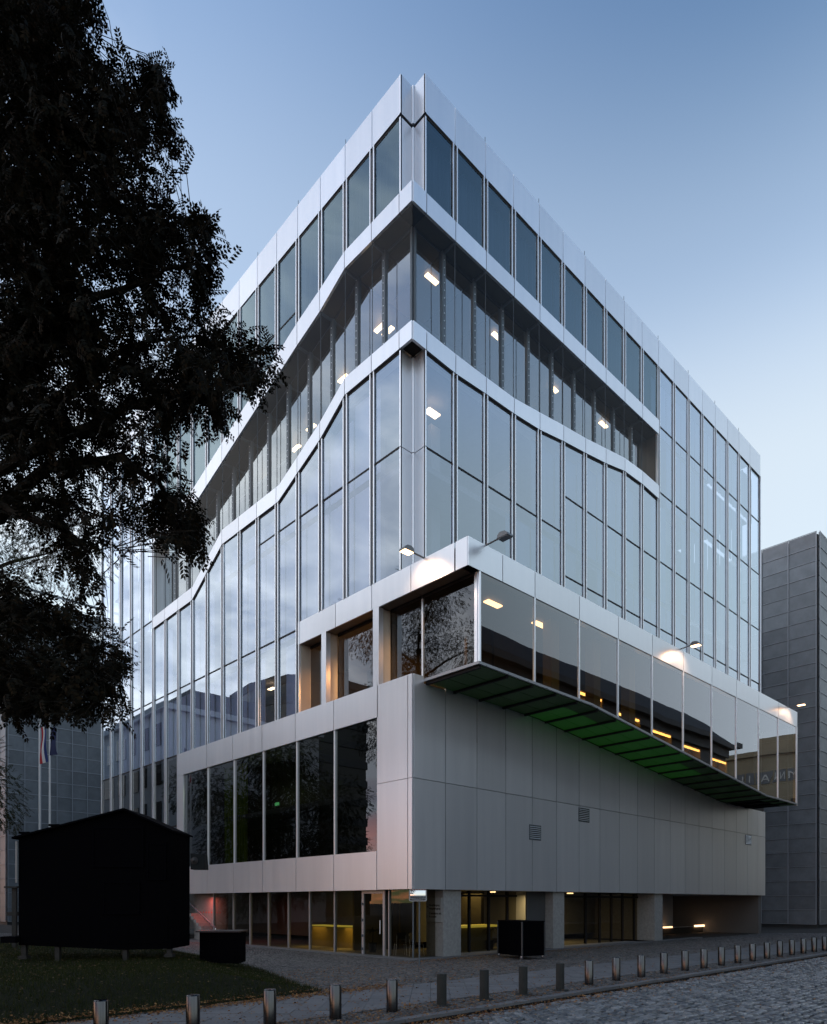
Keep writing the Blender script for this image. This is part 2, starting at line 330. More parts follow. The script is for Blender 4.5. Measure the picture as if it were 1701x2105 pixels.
# diagonal slabs
def clip(poly, a, b, c):
    out = []
    for i in range(len(poly)):
        p, q2 = poly[i], poly[(i + 1) % len(poly)]; sp = a * p[0] + b * p[1] - c; sq = a * q2[0] + b * q2[1] - c
        if sp <= 0: out.append(p)
        if sp * sq < 0: t = sp / (sp - sq); out.append((p[0] + t * (q2[0] - p[0]), p[1] + t * (q2[1] - p[1])))
    return out
sl = []; S = .42; q2 = math.sqrt(.5)
for i in range(-60, 120):
    for j in range(-80, 60):
        cx, cy = (i + j) * S * q2 - 5, (i - j) * S * q2 - 6.2
        if not (-7.9 < cy < -4.6 and -13 < cx < 45) or not frustum_ok(np.array(cx), np.array(cy)): continue
        h = S / 2 - .004; p = [(cx + (a + b) * h * q2, cy + (a - b) * h * q2) for a, b in ((-1, -1), (1, -1), (1, 1), (-1, 1))]
        p = clip(p, 0, 1, -5.0); p = clip(p, 0, -1, 7.46) if len(p) > 2 else p
        if len(p) > 2:
            ar = abs(sum(p[a][0] * p[(a + 1) % len(p)][1] - p[(a + 1) % len(p)][0] * p[a][1] for a in range(len(p)))) / 2
            if ar > .01: sl.append(((cx - CAM[0]) * FW[0] + (cy - CAM[1]) * FW[1], p))
sl.sort(key=lambda a: a[0]); rest = MB()
for i, (d_, p) in enumerate(sl):
    zt = random.gauss(.002, .0025); mb = MB() if i < 300 else rest
    mb.loop([(a, b, -.034) for a, b in p], [(a, b, zt) for a, b in p])
    if i < 300: mb.build('paving_slab', SLABS, pave)
if rest.v: tag(rest.build('paving_slabs', SLABS, pave), kind='stuff')
xk = -14.0
while xk < 45:
    w = random.uniform(.9, 1.3); zt = .015 + random.gauss(0, .004)
    if frustum_ok(np.array(xk), np.array(-8.6), 200): MB().box(xk + .006, xk + w - .006, -8.70 + random.gauss(0, .006), -8.505, -.10, zt).build('kerbstone', SLABS, kerb, bevel=.008)
    xk += w

# ------------------------------------------------------------------ the glass and metal office building
B = empty('office_building', label='large grey aluminium and glass cube with a glazed box jutting out over the street', cat='building')
NR, NL = 18, 18
R0, RS, L0, LS = 2.133, 1.697, 2.157, 1.596
gR = [R0 + RS * k for k in range(NR)]; gL = [L0 + LS * k for k in range(NL)]     # grid lines of the two fronts
def P(f, u, o_, z): return (u, -o_, z) if f == 'R' else (-o_, u, z)               # facade point: along, outwards, up
def slab(f, poly, o0, o1): return MB().loop([P(f, u, o0, z) for u, z in poly], [P(f, u, o1, z) for u, z in poly])
def fbox(mb, f, u0, u1, o0, o1, z0, z1, mi=0):
    a, b = P(f, u0, o0, z0), P(f, u1, o1, z1)
    return mb.box(min(a[0], b[0]), max(a[0], b[0]), min(a[1], b[1]), max(a[1], b[1]), z0, z1, mi)
NOTCH, GAP = .6, .016
ZTOP, ZPAR, ZFAS, ZFASB, ZC, ZCB, ZJ, ZS, ZB = 30.95, 29.6, 13.62, 12.70, 9.87, 8.71, 6.29, 3.87, 2.46
def interp(pts, u):
    if u <= pts[0][0]: return pts[0][1]
    for (a, za), (b, zb) in zip(pts, pts[1:]):
        if u <= b: return za + (zb - za) * (u - a) / (b - a)
    return pts[-1][1]
def zof(f, px, py, o_=0): p = on(1 if f == 'R' else 0, -o_, px, py); return (p[0] if f == 'R' else p[1]), p[2]
# upper band A and ramp band B; right front traced at its joints
bandA = {'R': ([(0, 26.06), (40, 26.06)], [(0, 26.78), (40, 26.78)]),
         'L': ([(0, 26.08), (gL[1], 26.2), (gL[2], 25.55), (gL[3], 25.12), (16.5, 22.25), (gL[12], 22.25)],
               [(0, 26.78), (gL[1], 26.85), (gL[2], 26.42), (gL[3], 26.05), (16.5, 23.15), (gL[12], 23.15)])}
rB = [zof('R', *p) for p in ((939, 770.5), (1002, 812.6), (1062, 855), (1113.5, 887), (1163, 911), (1206.7, 934), (1248.4, 955), (1287, 971), (1323, 997.5), (1354.5, 1026))]
rT = [zof('R', *p) for p in ((939, 731), (1002, 779), (1062, 823.5), (1113.5, 852), (1163, 879), (1206.7, 904), (1248.4, 925), (1287, 944.5), (1323, 971), (1354.5, 999))]
bandB = {'R': ([(0, 21.32)] + [(gR[i], rB[i][1]) for i in range(10)], [(0, 21.97)] + [(gR[i], rT[i][1]) for i in range(10)]),
         'L': ([(0, 21.35), (gL[1], 21.38), (gL[2], 20.45), (8.4, 19.24), (gL[7], 19.24), (16.5, 17.55), (gL[12], 17.45)],
               [(0, 21.98), (gL[1], 22.02), (gL[2], 21.12), (8.3, 19.92), (gL[7], 19.92), (16.4, 18.2), (gL[12], 18.05)])}
END = {'R': 9, 'L': 12}
XE, YE = 31.0, 29.3
def breaks(f, pts, u0, u1):
    return sorted({u0, u1} | {a for a, _ in pts if u0 < a < u1})
def band(f, u0, u1, lo, hi, o0, o1, name='cladding_panel', m=ALU):
    us = breaks(f, lo + hi, u0, u1); g0, g1 = u0 + GAP, u1 - GAP
    us = [g0] + [u for u in us if g0 < u < g1] + [g1]
    poly = [(u, interp(lo, u)) for u in us] + [(u, interp(hi, u)) for u in us[::-1]]
    A = [P(f, u, o0, z) for u, z in poly]; Bq = [P(f, u, o1, z) for u, z in poly]; n = len(us); mb = MB()
    mb.add(A + Bq, [(i, i + 1, 2 * n - 2 - i, 2 * n - 1 - i) for i in range(n - 1)] + [tuple(2 * n + j for j in (i, i + 1, 2 * n - 2 - i, 2 * n - 1 - i)) for i in range(n - 1)]
           + [(i, (i + 1) % (2 * n), 2 * n + (i + 1) % (2 * n), 2 * n + i) for i in range(2 * n)])
    return mb.build(name, m, B)
K = lambda z: [(0, z), (50, z)]

for f, g, end, zoff in (('R', gR, XE, 0), ('L', gL, YE, 0)):
    # parapet panels and their dark backing
    lines = [NOTCH] + g[:-1] + [end]
    for a, b in zip(lines, lines[1:]): band(f, a, b, K(ZPAR), K(ZTOP), -.05, .0)
    # thin lightning rods on the parapet
    for k in range(1, NR - 1, 2):
        p = P(f, g[k], -.03, ZTOP); MB().cyl(p, (p[0], p[1], ZTOP + .22), .012, n=5).build('lightning_rod', STEEL, B)
    # bands A and B
    for bd in (bandA, bandB):
        lo, hi = bd[f]; ls = [0.0 + (GAP if 0 else 0), NOTCH + .05] + g[:END[f] + 1]
        for a, b in zip(ls, ls[1:]): band(f, a, b, lo, hi, -.06, .035)
# notch returns of the parapet and below, curved metal lining
for z0, z1 in ((ZPAR, ZTOP), (26.8, ZPAR - .14), (17.95, 21.3), (ZFAS, 17.92)):
    for f in 'RL':
        mb = MB(); a, b = (.0, NOTCH)
        if f == 'R': mb.box(NOTCH, NOTCH + .04, .0, NOTCH, z0, z1)
        else: mb.box(.0, NOTCH - .002, NOTCH, NOTCH + .04, z0, z1)
        mb.build('corner_panel', ALU, B)
    MB().cyl((NOTCH - .03, NOTCH - .03, z0), (NOTCH - .03, NOTCH - .03, z1), .045, n=10).build('corner_bead', FIN, B, smooth=True)
    for p in ((0.02, NOTCH + .03), (NOTCH + .03, .02)):
        MB().box(p[0] - .03, p[0] + .03, p[1] - .03, p[1] + .03, z0, z1).build('corner_fin', FIN, B)
MB().box(.66, XE - .02, .0 + .66, YE - .02, ZTOP - .35, ZTOP - .25).build('roof', SLABM, B)
MB().loop([(.03, .03, 26.1), (.7, .03, 26.1), (.7, .7, 26.1), (.03, .7, 26.1)], [(.03, .03, 26.7), (.7, .03, 26.7), (.7, .7, 26.7), (.03, .7, 26.7)]).build('corner_block', DARK, B)
MB().box(.03, .58, .03, .58, 21.36, 21.9).build('corner_block', DARK, B)

def fins(f, u, z0, z1, inner=False):
    for s in (-1, 1):
        mb = MB(); fbox(mb, f, u + s * .100 - .024, u + s * .100 + .024, -.10, .02, z0, z1); mb.build('mullion', FIN, B)
    mb = MB(); fbox(mb, f, u - .079, u + .079, -.16, -.07, z0, z1); mb.build('mullion_core', COREM, B)
def pane(f, u0, u1, lo, hi, m=G_TOP_DIM, o_=-.045, name='glass_pane', inset=.125):
    a, b = u0 + inset, u1 - inset
    us = [a] + [u for u in breaks(f, (lo if isinstance(lo, list) else []) + (hi if isinstance(hi, list) else []), a, b) if a < u < b] + [b]
    lo = lo if isinstance(lo, list) else K(lo); hi = hi if isinstance(hi, list) else K(hi)
    poly = [(u, interp(lo, u)) for u in us] + [(u, interp(hi, u)) for u in us[::-1]]
    n = len(us); um, zm = (a + b) / 2, poly[0][1]; ta, tb = random.gauss(0, .0022), random.gauss(0, .0012)   # hung a hair out of true
    A = [P(f, u, o_ + ta * (u - um) + tb * (z - zm), z) for u, z in poly]
    mb = MB().add(A, [(i, i + 1, 2 * n - 2 - i, 2 * n - 1 - i) for i in range(n - 1)])
    o = mb.build(name, m, B); return o
def transom(f, u0, u1, z, inset=.12, h=.035):
    mb = MB(); fbox(mb, f, u0 + inset, u1 - inset, -.07, -.032, z - h, z + h); mb.build('transom', DARK, B)
def gasket(f, u0, u1, z0, z1, inset=.122):
    """Dark rebate around a pane: head and both jambs."""
    for a, b in ((u0 + inset, u0 + inset + .018), (u1 - inset - .018, u1 - inset)):
        mb = MB(); fbox(mb, f, a, b, -.07, -.03, z0, z1); mb.build('gasket', DARK, B)

def sub(pts, d): return [(u, z + d) for u, z in pts]
cols = {}
for f, g in (('R', gR), ('L', gL)):
    e = END[f]; lines = [NOTCH] + g; lines[-1] = XE if f == 'R' else YE
    lo_A, hi_A = bandA[f]; lo_B, hi_B = bandB[f]
    for i in range(len(lines) - 1):                      # bay i lies between lines i and i+1; line i = g[i-1]
        u0, u1 = lines[i], lines[i + 1]; um = (u0 + u1) / 2
        first = .045 if i == 0 else .125
        def bay(z_lo, z_hi, cuts, hi_list=None, lo_list=None):
            zs = [z_lo] + sorted(c for c in cuts if z_lo + .3 < c < z_hi - .3) + [z_hi]
            for a, b in zip(zs, zs[1:]):
                A_ = lo_list if (a == z_lo and lo_list) else a + (.045 if a != z_lo else 0)
                B_ = hi_list if (b == z_hi and hi_list) else b - (.045 if b != z_hi else 0)
                pane(f, u0 + (first - .125), u1, A_, B_, m=G_TOP_DIM if (a > 23 and i <= e) else (G_DARK if b < ZC + .1 else G_MID))
                if b != z_hi: transom(f, u0 + (first - .125), u1, b)
            gasket(f, u0 + (first - .125), u1, z_lo, z_hi - (.0 if not hi_list else .02))
        if f == 'R':
            if i <= e:
                bay(interp(hi_A, um), ZPAR - .02, [], lo_list=hi_A)
                bay(ZFAS - .3, interp(lo_B, um), [17.95] if i < 5 else [19.6, 16.15], hi_list=sub(lo_B, -.05))
            else: bay(ZFAS - .3, ZPAR - .02, [26.6, 23.2, 19.62, 16.15])
        else:
            if i <= e:
                bay(interp(hi_A, um), ZPAR - .02, [26.65] if i > 3 else [], lo_list=hi_A)
                zl = ZFAS if u1 < 7.2 else (ZC if u1 < 18.4 else .1)
                bay(zl, interp(lo_B, um), ([17.98] if i < 6 else []) + [13.36, ZC, 6.1], hi_list=sub(lo_B, -.05))
            else: bay(.1, ZPAR - .02, [26.65, 23.25, 17.98, 13.36, ZC, 6.1])
    for k, u in enumerate(g[:-1]):
        if f == 'R':
            if k < e: fins(f, u, hi_A[0][1], ZPAR - .01); fins(f, u, ZFAS - .3, interp(lo_B, u) - .01)
            else: fins(f, u, ZFAS - .3, ZPAR - .01)
        else:
            if k < e:
                fins(f, u, interp(hi_A, u), ZPAR - .01)
                fins(f, u, ZFAS if k < 3 else (ZC if k < 10 else .1), interp(lo_B, u) - .01)
            else: fins(f, u, .1, ZPAR - .01)
    # dark head strips under parapet (its recess shadow as colour) and under band B
    us = [NOTCH + .07] + g[:-1] + [lines[-1]]
    for a, b in zip(us, us[1:]):
        mb = MB(); fbox(mb, f, a + .01, b - .01, -.14, -.035, ZPAR - .11, ZPAR - .004); mb.build('head_dark_strip', DARK, B)
    for a, b in zip(us[:e + 1], us[1:e + 2]):
        band(f, a, b, sub(lo_B, -.10), sub(lo_B, -.005), -.14, -.032, 'head_dark_strip', DARK)
    # end post of the front
    mb = MB(); ue = lines[-1]; fbox(mb, f, ue - .06, ue, -.16, .035, ZFAS - .3 if f == 'R' else .1, ZPAR - .01); mb.build('mullion', FIN, B)

# gallery (recessed glazing between bands A and B)
for f, g in (('R', gR), ('L', gL)):
    e = END[f]; lo_A, _ = bandA[f]; _, hi_B = bandB[f]; d = .62
    ls = [0.0] + g[:e + 1]; inner = [d] + g[:e + 1]
    for i in range(len(ls) - 1):
        a, b = ls[i], ls[i + 1]
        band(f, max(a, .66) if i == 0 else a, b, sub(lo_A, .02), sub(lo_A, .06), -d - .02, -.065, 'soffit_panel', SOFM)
        band(f, max(a, .04), b, sub(hi_B, -.10), sub(hi_B, -.04), -d - .02, -.065, 'sill_panel', ALU)
        aa = inner[i]; m_ = [(u, z) for u, z in lo_A]
        n = 2; us = np.linspace(aa, b, n + 1)
        pane(f, aa, b, sub(hi_B, -.05), sub(lo_A, .03), m=G_IN, o_=-d, inset=.09, name='gallery_pane')
        pane(f, a, b, sub(hi_B, -.01), sub(lo_A, .01), m=G_SKIN, o_=-.01, inset=.012, name='outer_glass_sheet')
        mb = MB(); fbox(mb, f, b - .005, b + .005, -.03, .0, interp(hi_B, b), interp(lo_A, b)); mb.build('glass_joint', STEEL, B)
    for k in range(e):
        u = g[k]; z0, z1 = interp(hi_B, u) - .05, interp(lo_A, u) + .02
        mb = MB(); fbox(mb, f, u - .085, u + .085, -d - .12, -d + .07, z0, z1); po = mb.build('gallery_post', STEEL, B)
        mb = MB(); zz = z0 + .2
        while zz < z1 - .1: fbox(mb, f, u - .015, u + .015, -d + .07, -d + .085, zz, zz + .03); zz += .28
        tag(mb.build('bolts', FIN, po), kind='stuff')
        mb = MB(); zb = interp(lo_A, u); fbox(mb, f, u - .02, u + .02, -d + .07, -.07, zb - .09, zb + .02); mb.build('bracket', STEEL, B)
        mb = MB(); fbox(mb, f, u + .09, (g + [30])[k + 1] - .09 if k < e - 1 else u + .3, -d - .03, -d + .03, zb - .12 if f == 'R' else zb - .12, zb - .0)
        if f == 'R': mb.build('head_dark_strip', DARK, B)
    # metal end reveal of the gallery
    u = g[e]; mb = MB(); fbox(mb, f, u - .06, u - .02, -d - .3, -.07, interp(hi_B, u) - .05, interp(lo_A, u) + .02)
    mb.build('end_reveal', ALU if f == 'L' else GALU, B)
for s in (-1, 1):
    MB().box(.62 + (.06 if s > 0 else -.02) - .0, .62 + (.14 if s > 0 else .055), .62 + (-.02 if s > 0 else .06), .62 + (.055 if s > 0 else .14), 21.9, 26.1).build('gallery_post', STEEL, B)

# ------------------------------------------------------------------ interior: core, floor plates, ceilings, curtains, lamps
core = MB(); core.box(4.2, 27.5, 4.2, 26.0, .3, ZTOP - .5); core.build('inner_core', WALLW, B)
for z in (6.25, 9.75, 13.30, 17.95):
    MB().box(.72, XE - .3, .72, YE - .3, z - .22, z).build('floor_slab', SLABM, B)
for z in (21.6, 26.75): MB().box(.75, XE - .3, .75, YE - .3, z - .05, z + .05).build('floor_slab', SLABM, B)
for f, g in (('R', gR), ('L', gL)):
    e = END[f]; lo_A, hi_A = bandA[f]; lo_B, hi_B = bandB[f]
    for i in range(e):                                   # gallery ceiling following the band, with panel joints
        a, b = (.75 if i == 0 else g[i - 1]), g[i]
        band(f, a, b, sub(lo_A, .0), sub(lo_A, .04), -3.4, -.70, 'ceiling_panel', CEILB)
    for i in range(-1, len(g) - 1):                      # pleated curtains of the top storey, standing back from the glass
        a, b = (.75 if i < 0 else g[i]), g[i + 1]
        z0 = interp(hi_A, (a + b) / 2) if i < e else 26.75
        n = 26; us = np.linspace(a + .03, b - .03, n + 1); mb = MB()
        A_ = [P(f, u, -.55 - .035 * math.sin(j * 1.9) - .02 * math.sin(j * .7 + i), z0) for j, u in enumerate(us)]
        C_ = [(p[0], p[1], ZPAR) for p in A_]
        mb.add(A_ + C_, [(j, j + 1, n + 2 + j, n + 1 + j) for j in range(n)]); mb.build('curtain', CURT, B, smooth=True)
for f, g in (('R', gR), ('L', gL)):                      # blinds of the middle storeys, darkened in colour on the dim right front
    e = END[f]; lo_B, _ = bandB[f]
    for i in range(-1, len(g) - 2):
        if f == 'R' and i < 2: continue
        if f == 'L' and i < 0: continue
        a, b = (.75 if i < 0 else g[i]), g[i + 1]; zt = interp(lo_B, (a + b) / 2) if i + 1 <= e else ZPAR
        zb_ = ZFAS if f == 'R' else (ZFAS if b < 7.2 else ZC)
        cuts = [z for z in (13.36, 17.95, 23.2, 26.65) if zb_ + .3 < z < zt - .4]; zs = [zb_] + cuts + [zt]
        for z0, z1 in zip(zs, zs[1:]):
            if random.random() < .10: continue
            mb = MB(); fbox(mb, f, a + .06, b - .06, -.47, -.45, z0 + .02, z1 - .25); mb.build('roller_blind', BLIND if f == 'L' else BLIND_DIM, B)
# a few inner partitions seen through the corner rooms
for (a0, a1, b0, b1, z0, z1) in ((3.1, 3.6, 2.2, 2.4, 13.3, 21), (6.9, 7.1, 1.2, 4.2, 13.3, 20.5), (1.3, 4.2, 6.9, 7.0, 13.3, 19.2), (12.0, 12.1, 1.2, 4.2, 13.3, 20), (2.0, 2.35, 4.1, 4.45, 13.3, 21)):
    MB().box(a0, a1, b0, b1, z0, z1).build('partition', WALLW, B)

def lamp_box(p, lx, ly, h=.05, m=LAMPW, name='ceiling_lamp', rotz=0):
    o = MB().box(-lx, lx, -ly, ly, -h, 0).build(name, m, B, loc=p, rotz=rotz); return o
def on_z(px, py, z): d = ray(px, py); return CAM + (z - CAM[2]) / d[2] * d
for px, py in ((888, 572), (1023, 691), (1138, 798), (1241, 872)):
    p = on_z(px, py, 26.0); lamp_box(p, .30, .09)
for px, py in ((1155, 812), (986, 648), (1231, 866), (1133, 800), (1285, 905), (1075, 742)):  # the second box imitates a lamp's reflection in the outer glass
    p = on(1, 3.3, px, py); lamp_box(p, .16, .07)
for px, py in ((782, 672), (798, 680), (664, 779), (706, 777), (609, 920), (572, 881), (640, 878), (552, 1002), (430, 1085), (425, 1110)):
    p = on(0, 2.4, px, py); lamp_box(p, .09, .30)
for px, py, w in ((889, 848, .3), (740, 785, .2)):
    p = on(1, 1.9, px, py) if px > 850 else on(0, 1.8, px, py); lamp_box((p[0], p[1], p[2]), w, .15)
for px, py in ((522, 1430), (559, 1415), (603, 1437), (532, 1452), (1002, 1500)):
    if px < 700: p = on(0, 2.6, px, py); lamp_box(p, .10, .25)

# ------------------------------------------------------------------ the glazed box that juts out
BO, BX1, BX0 = 2.56, 29.9, .56
tray = [(0.0, 9.76), (7.1, 9.68), (24.9, 8.04), (29.9, 8.04)]
lsR = [uR(px, -BO) for px in (1034, 1100.5, 1192, 1272, 1342, 1406, 1464.5, 1515, 1561, 1601)]
ls = [0.0] + lsR + [BX1]
for a, b in zip(ls, ls[1:]): band('R', a, b, K(ZFASB), K(ZFAS), BO - .30, BO)
lsL = [-BO + .0, uL(936.3), uL(845), uL(764.6), uL(690), gL[3]]
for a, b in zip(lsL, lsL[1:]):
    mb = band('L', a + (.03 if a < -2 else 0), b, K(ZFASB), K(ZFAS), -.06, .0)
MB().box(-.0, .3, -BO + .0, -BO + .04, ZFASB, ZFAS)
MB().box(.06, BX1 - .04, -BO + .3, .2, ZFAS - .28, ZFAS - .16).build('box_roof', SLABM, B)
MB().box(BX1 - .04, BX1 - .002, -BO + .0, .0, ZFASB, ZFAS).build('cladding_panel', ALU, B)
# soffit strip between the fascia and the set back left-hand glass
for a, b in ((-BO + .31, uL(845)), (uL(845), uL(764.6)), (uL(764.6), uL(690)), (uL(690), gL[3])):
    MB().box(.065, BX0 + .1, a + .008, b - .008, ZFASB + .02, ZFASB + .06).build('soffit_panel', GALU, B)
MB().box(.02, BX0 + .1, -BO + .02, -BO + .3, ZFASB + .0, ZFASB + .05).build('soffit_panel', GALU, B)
# front panes, mullions, tray edge
gl = [BX0] + lsR[1:] + [BX1]
for i, (a, b) in enumerate(zip(gl, gl[1:])):
    pane('R', a, b, [(u, z + .02) for u, z in tray], ZFASB, m=G_BOX, o_=BO - .03, inset=.03, name='box_pane')
    if i: mb = MB(); fbox(mb, 'R', a - .035, a + .035, BO - .08, BO + .0, interp(tray, a), ZFASB); mb.build('mullion', FIN, B)
mb = MB(); fbox(mb, 'R', BX1 - .16, BX1, BO - .2, BO + .002, interp(tray, 29.9) - .12, ZFASB - .002); mb.build('corner_post', ALU, B)
mb = MB().cyl((BX0 + .05, -BO + .06, 9.7), (BX0 + .05, -BO + .06, ZFASB), .055, n=12); mb.build('corner_post', FIN, B, smooth=True)
mb = MB().box(BX0 - .02, BX0 + .03, -BO + .10, -BO + .22, 9.7, ZFASB); mb.build('corner_post', FIN, B)
ed = [BX0 - .03, 7.1, 16, 24.9, BX1 + .01]
for a, b in zip(ed, ed[1:]): band('R', a - GAP, b + GAP, sub(tray, -.07), sub(tray, .02), BO - .06, BO + .02, 'tray_edge', TRAYM)
mb = MB().box(BX0 - .05, BX0 + .02, -BO + .0, .0, 9.69, 9.78); mb.build('tray_edge', TRAYM, B)
mb = MB()
for k in range(26): u = BX0 + .3 + k * 1.1; fbox(mb, 'R', u, u + .03, BO + .02, BO + .03, interp(tray, u) - .07, interp(tray, u) - .04)
tag(mb.build('rivets', STEEL, B), kind='stuff')
# underside: panels between dark ribs, the middle ones glowing green
n = 21; us = np.linspace(BX0 + .1, BX1 - .1, n + 1)
for i in range(n):
    a, b = us[i], us[i + 1]; um = (a + b) / 2
    m_ = GREENL if 6.0 < um < 19 else (GREEND if um < 25 else BLACK2)
    for j, (o0, o1) in enumerate(((.05, .85), (.88, 1.68), (1.71, BO - .08))):
        mm = m_ if not (m_ is GREENL and j == 2 and i % 2) else m_
        band('R', a + .05, b - .05, sub(tray, -.09), sub(tray, -.06), o0, o1, 'underside_panel', mm if j < 2 or 9 < um < 16 else GREEND)
    mb = MB(); fbox(mb, 'R', a - .05, a + .05, .02, BO - .07, interp(tray, a) - .16, interp(tray, a) - .05); mb.build('rib', DARK, B)
# box interior
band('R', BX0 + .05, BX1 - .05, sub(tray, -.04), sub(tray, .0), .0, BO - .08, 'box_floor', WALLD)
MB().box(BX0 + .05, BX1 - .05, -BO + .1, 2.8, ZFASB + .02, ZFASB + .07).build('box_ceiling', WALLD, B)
nic = [uR(px) for px in (1193, 1272, 1342, 1406, 1464.5)]
prev = BX0 + 2.2
for i, a in enumerate(nic):
    z1 = on(1, 0, (1193, 1272, 1342, 1406, 1464.5)[i] + 10, (1427, 1470, 1505, 1536, 1563)[i])[2]
    w = 2.1 if i else 1.9
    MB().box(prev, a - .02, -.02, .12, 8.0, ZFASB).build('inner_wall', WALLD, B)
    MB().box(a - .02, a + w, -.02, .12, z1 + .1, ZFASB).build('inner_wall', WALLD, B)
    MB().box(a, a + w - .02, .55, .60, 8.0, z1 + .1).build('niche_back', YWALL, B)
    MB().box(a + w - .06, a + w, .0, .55, 8.0, z1 + .1).build('niche_side', YWALL, B)
    MB().box(a + .05, a + w - .1, .02, .10, z1 - .04, z1 + .05).build('strip_lamp', LAMPS, B)
    nicl = bpy.data.lights.new('niche_light', 'AREA'); nicl.energy = 2.2; nicl.color = (1, .62, .22); nicl.size = .4
    lo_ = bpy.data.objects.new('niche_light', nicl); COL.objects.link(lo_); lo_.location = (a + w / 2, .30, z1 - .05); lo_.parent = B
    prev = a + w
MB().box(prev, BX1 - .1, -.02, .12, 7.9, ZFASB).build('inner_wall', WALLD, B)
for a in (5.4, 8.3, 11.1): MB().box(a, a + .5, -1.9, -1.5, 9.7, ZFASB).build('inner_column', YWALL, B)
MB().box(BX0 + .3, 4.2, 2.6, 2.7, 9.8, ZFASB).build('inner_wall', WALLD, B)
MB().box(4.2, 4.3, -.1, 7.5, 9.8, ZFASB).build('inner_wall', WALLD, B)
for px, py in ((1014, 1240), (1111, 1283)):
    p = on_z(px, py, ZFASB - .03); lamp_box(p, .38, .12, m=LAMPW)

# ------------------------------------------------------------------ left front: windows beside the box, band C, hall window
f1a, f1b, f2a, f2b = uL(661), uL(670.5), uL(767), uL(779)
for a, b in ((f2b, 6.0),): pass
for a, b in ((f1b + .0, f1a), (f2b, f2a)):
    MB().box(-.0, .22, min(a, b), max(a, b), ZC, ZFASB).build('fin', ALU, B)
    MB().box(.225, BX0 + .05, min(a, b) + .05, max(a, b) - .05, ZC, ZFASB).build('reveal', REVM, B)
gy = [gL[3] - .12, f1a + .06, f1b - .06, f2a + .06, f2b - .06, uL(869.6, BX0), -BO + .2]
for a, b in ((gy[1], gy[0]), (gy[3], gy[2]), (gy[5], gy[4]), (gy[6], gy[5])):
    pane('L', a, b, 9.80, ZFASB + .0, m=G_BOX, o_=-BX0, inset=.03, name='box_pane')
    mb = MB(); fbox(mb, 'L', a, b, -BX0 - .03, -BX0 + .03, ZFASB - .09, ZFASB + .015); mb.build('head_dark_strip', DARK, B)
MB().box(BX0 - .03, BX0 + .05, gy[5] - .03, gy[5] + .03, 9.8, ZFASB).build('mullion', FIN, B)
MB().box(.08, BX0, gL[3] - .14, gL[3] - .09, ZC, ZFASB).build('reveal', REVM, B)
# band C, panels
ls = [.21, uL(778.7), uL(687.5), uL(608.5), uL(540), uL(479.7), uL(426), gL[10] + .02]
for a, b in zip(ls[1:], ls[2:]): band('L', a, b, K(ZCB), K(ZC), -.04, .03)
MB().box(.03, BX0 + .1, ls[1], gL[3], ZC - .12, ZC - .02).build('sill_panel', ALU, B)
wl, wr = uL(378.3), uL(776)                                             # hall window edges along the left front
for z0, z1 in ((ZJ, ZC), (ZB, ZJ)):
    band('L', .21, wr - .02 + GAP, K(z0 + .01), K(z1 - .008), -.04, .03)
    MB().box(-.03, .03, -.0, .21 - GAP, z0 + .01, z1 - .008).build('cladding_panel', ALU, B)
MB().box(-.028, .5, .03, 1.9, ZC - .03, ZC - .006).build('sill_panel', ALU, B)
band('L', wl, gL[10] + .02, K(ZJ - 1.2), K(ZCB - .01), -.04, .03); band('L', wl, gL[10] + .02, K(ZS), K(ZJ - 1.22), -.04, .03)
ls = [wr, uL(687.5), uL(610), uL(541), uL(481), uL(427), wl, gL[10] + .02]
for a, b in zip(ls, ls[1:]): band('L', a, b, K(ZB), K(ZS - .005), -.04, .03)
for i, (a, b) in enumerate(zip(ls[:-2], ls[1:-1])):
    pane('L', a, b, ZS, ZCB, m=G_DARK, o_=-.06, inset=.025, name='hall_pane')
    if i: MB().box(-.0, .14, a - .03, a + .03, ZS, ZCB - .002).build('mullion', FIN, B)
n = 60; us = np.linspace(uL(481) + .1, uL(427) - .4, n + 1)
A_ = [(.75 + .07 * math.sin(j * 1.15), u, ZS) for j, u in enumerate(us)]; C_ = [(p[0], p[1], ZCB) for p in A_]
MB().add(A_ + C_, [(j, j + 1, n + 2 + j, n + 1 + j) for j in range(n)]).build('striped_curtain', GCURT, B, smooth=True)
p = on(0, 1.5, 569, 1653); MB().box(p[0], p[0] + .04, p[1] - .16, p[1] + .16, p[2] - .07, p[2] + .07).build('exit_sign', emit('green_exit_light', (.2, .9, .3), .25), B)
MB().box(.12, 4.2, 1.9, 18, ZS - .3, ZS - .1).build('floor_slab', SLABM, B)
MB().box(3.9, 4.1, .5, 18.5, ZS, 9.5).build('inner_wall', WALLD, B)
# ------------------------------------------------------------------ big metal wall under the box
js = [0.0] + [uR(px) for px in (917.3, 982, 1041.5, 1095)]
st = (uR(1556) - uR(1144.9)) / 13.0
js = [0.0] + [1.60 + 1.7 * k for k in range(18)]; js = [j for j in js if j < 31.2]; js[-1] = 31.75 if 31.75 - js[-1] < .9 else js[-1]
if js[-1] < 31.7: js.append(31.75)
for z0, z1 in ((ZJ, 0), (ZB, ZJ - .012)):
    for a, b in zip(js, js[1:]):
        lo = K(z0 + .01); hi = K(z1) if z1 else [(u, z - .12 if u > .5 else ZC) for u, z in [(0, ZC + .12), (.55, 9.85), (7.1, 9.68), (24.9, 8.04), (31.8, 8.04)]]
        if not z1 and a == 0.0: hi = [(0, ZC), (.50, ZC), (.52, 9.62), (3, 9.6)]
        band('R', a + (.031 if a == 0 else 0), b, lo, hi, -.04, .03)
MB().box(.09, 31.7, .05, .12, ZB + .02, 9.6).build('wall_backing', DARK, B)
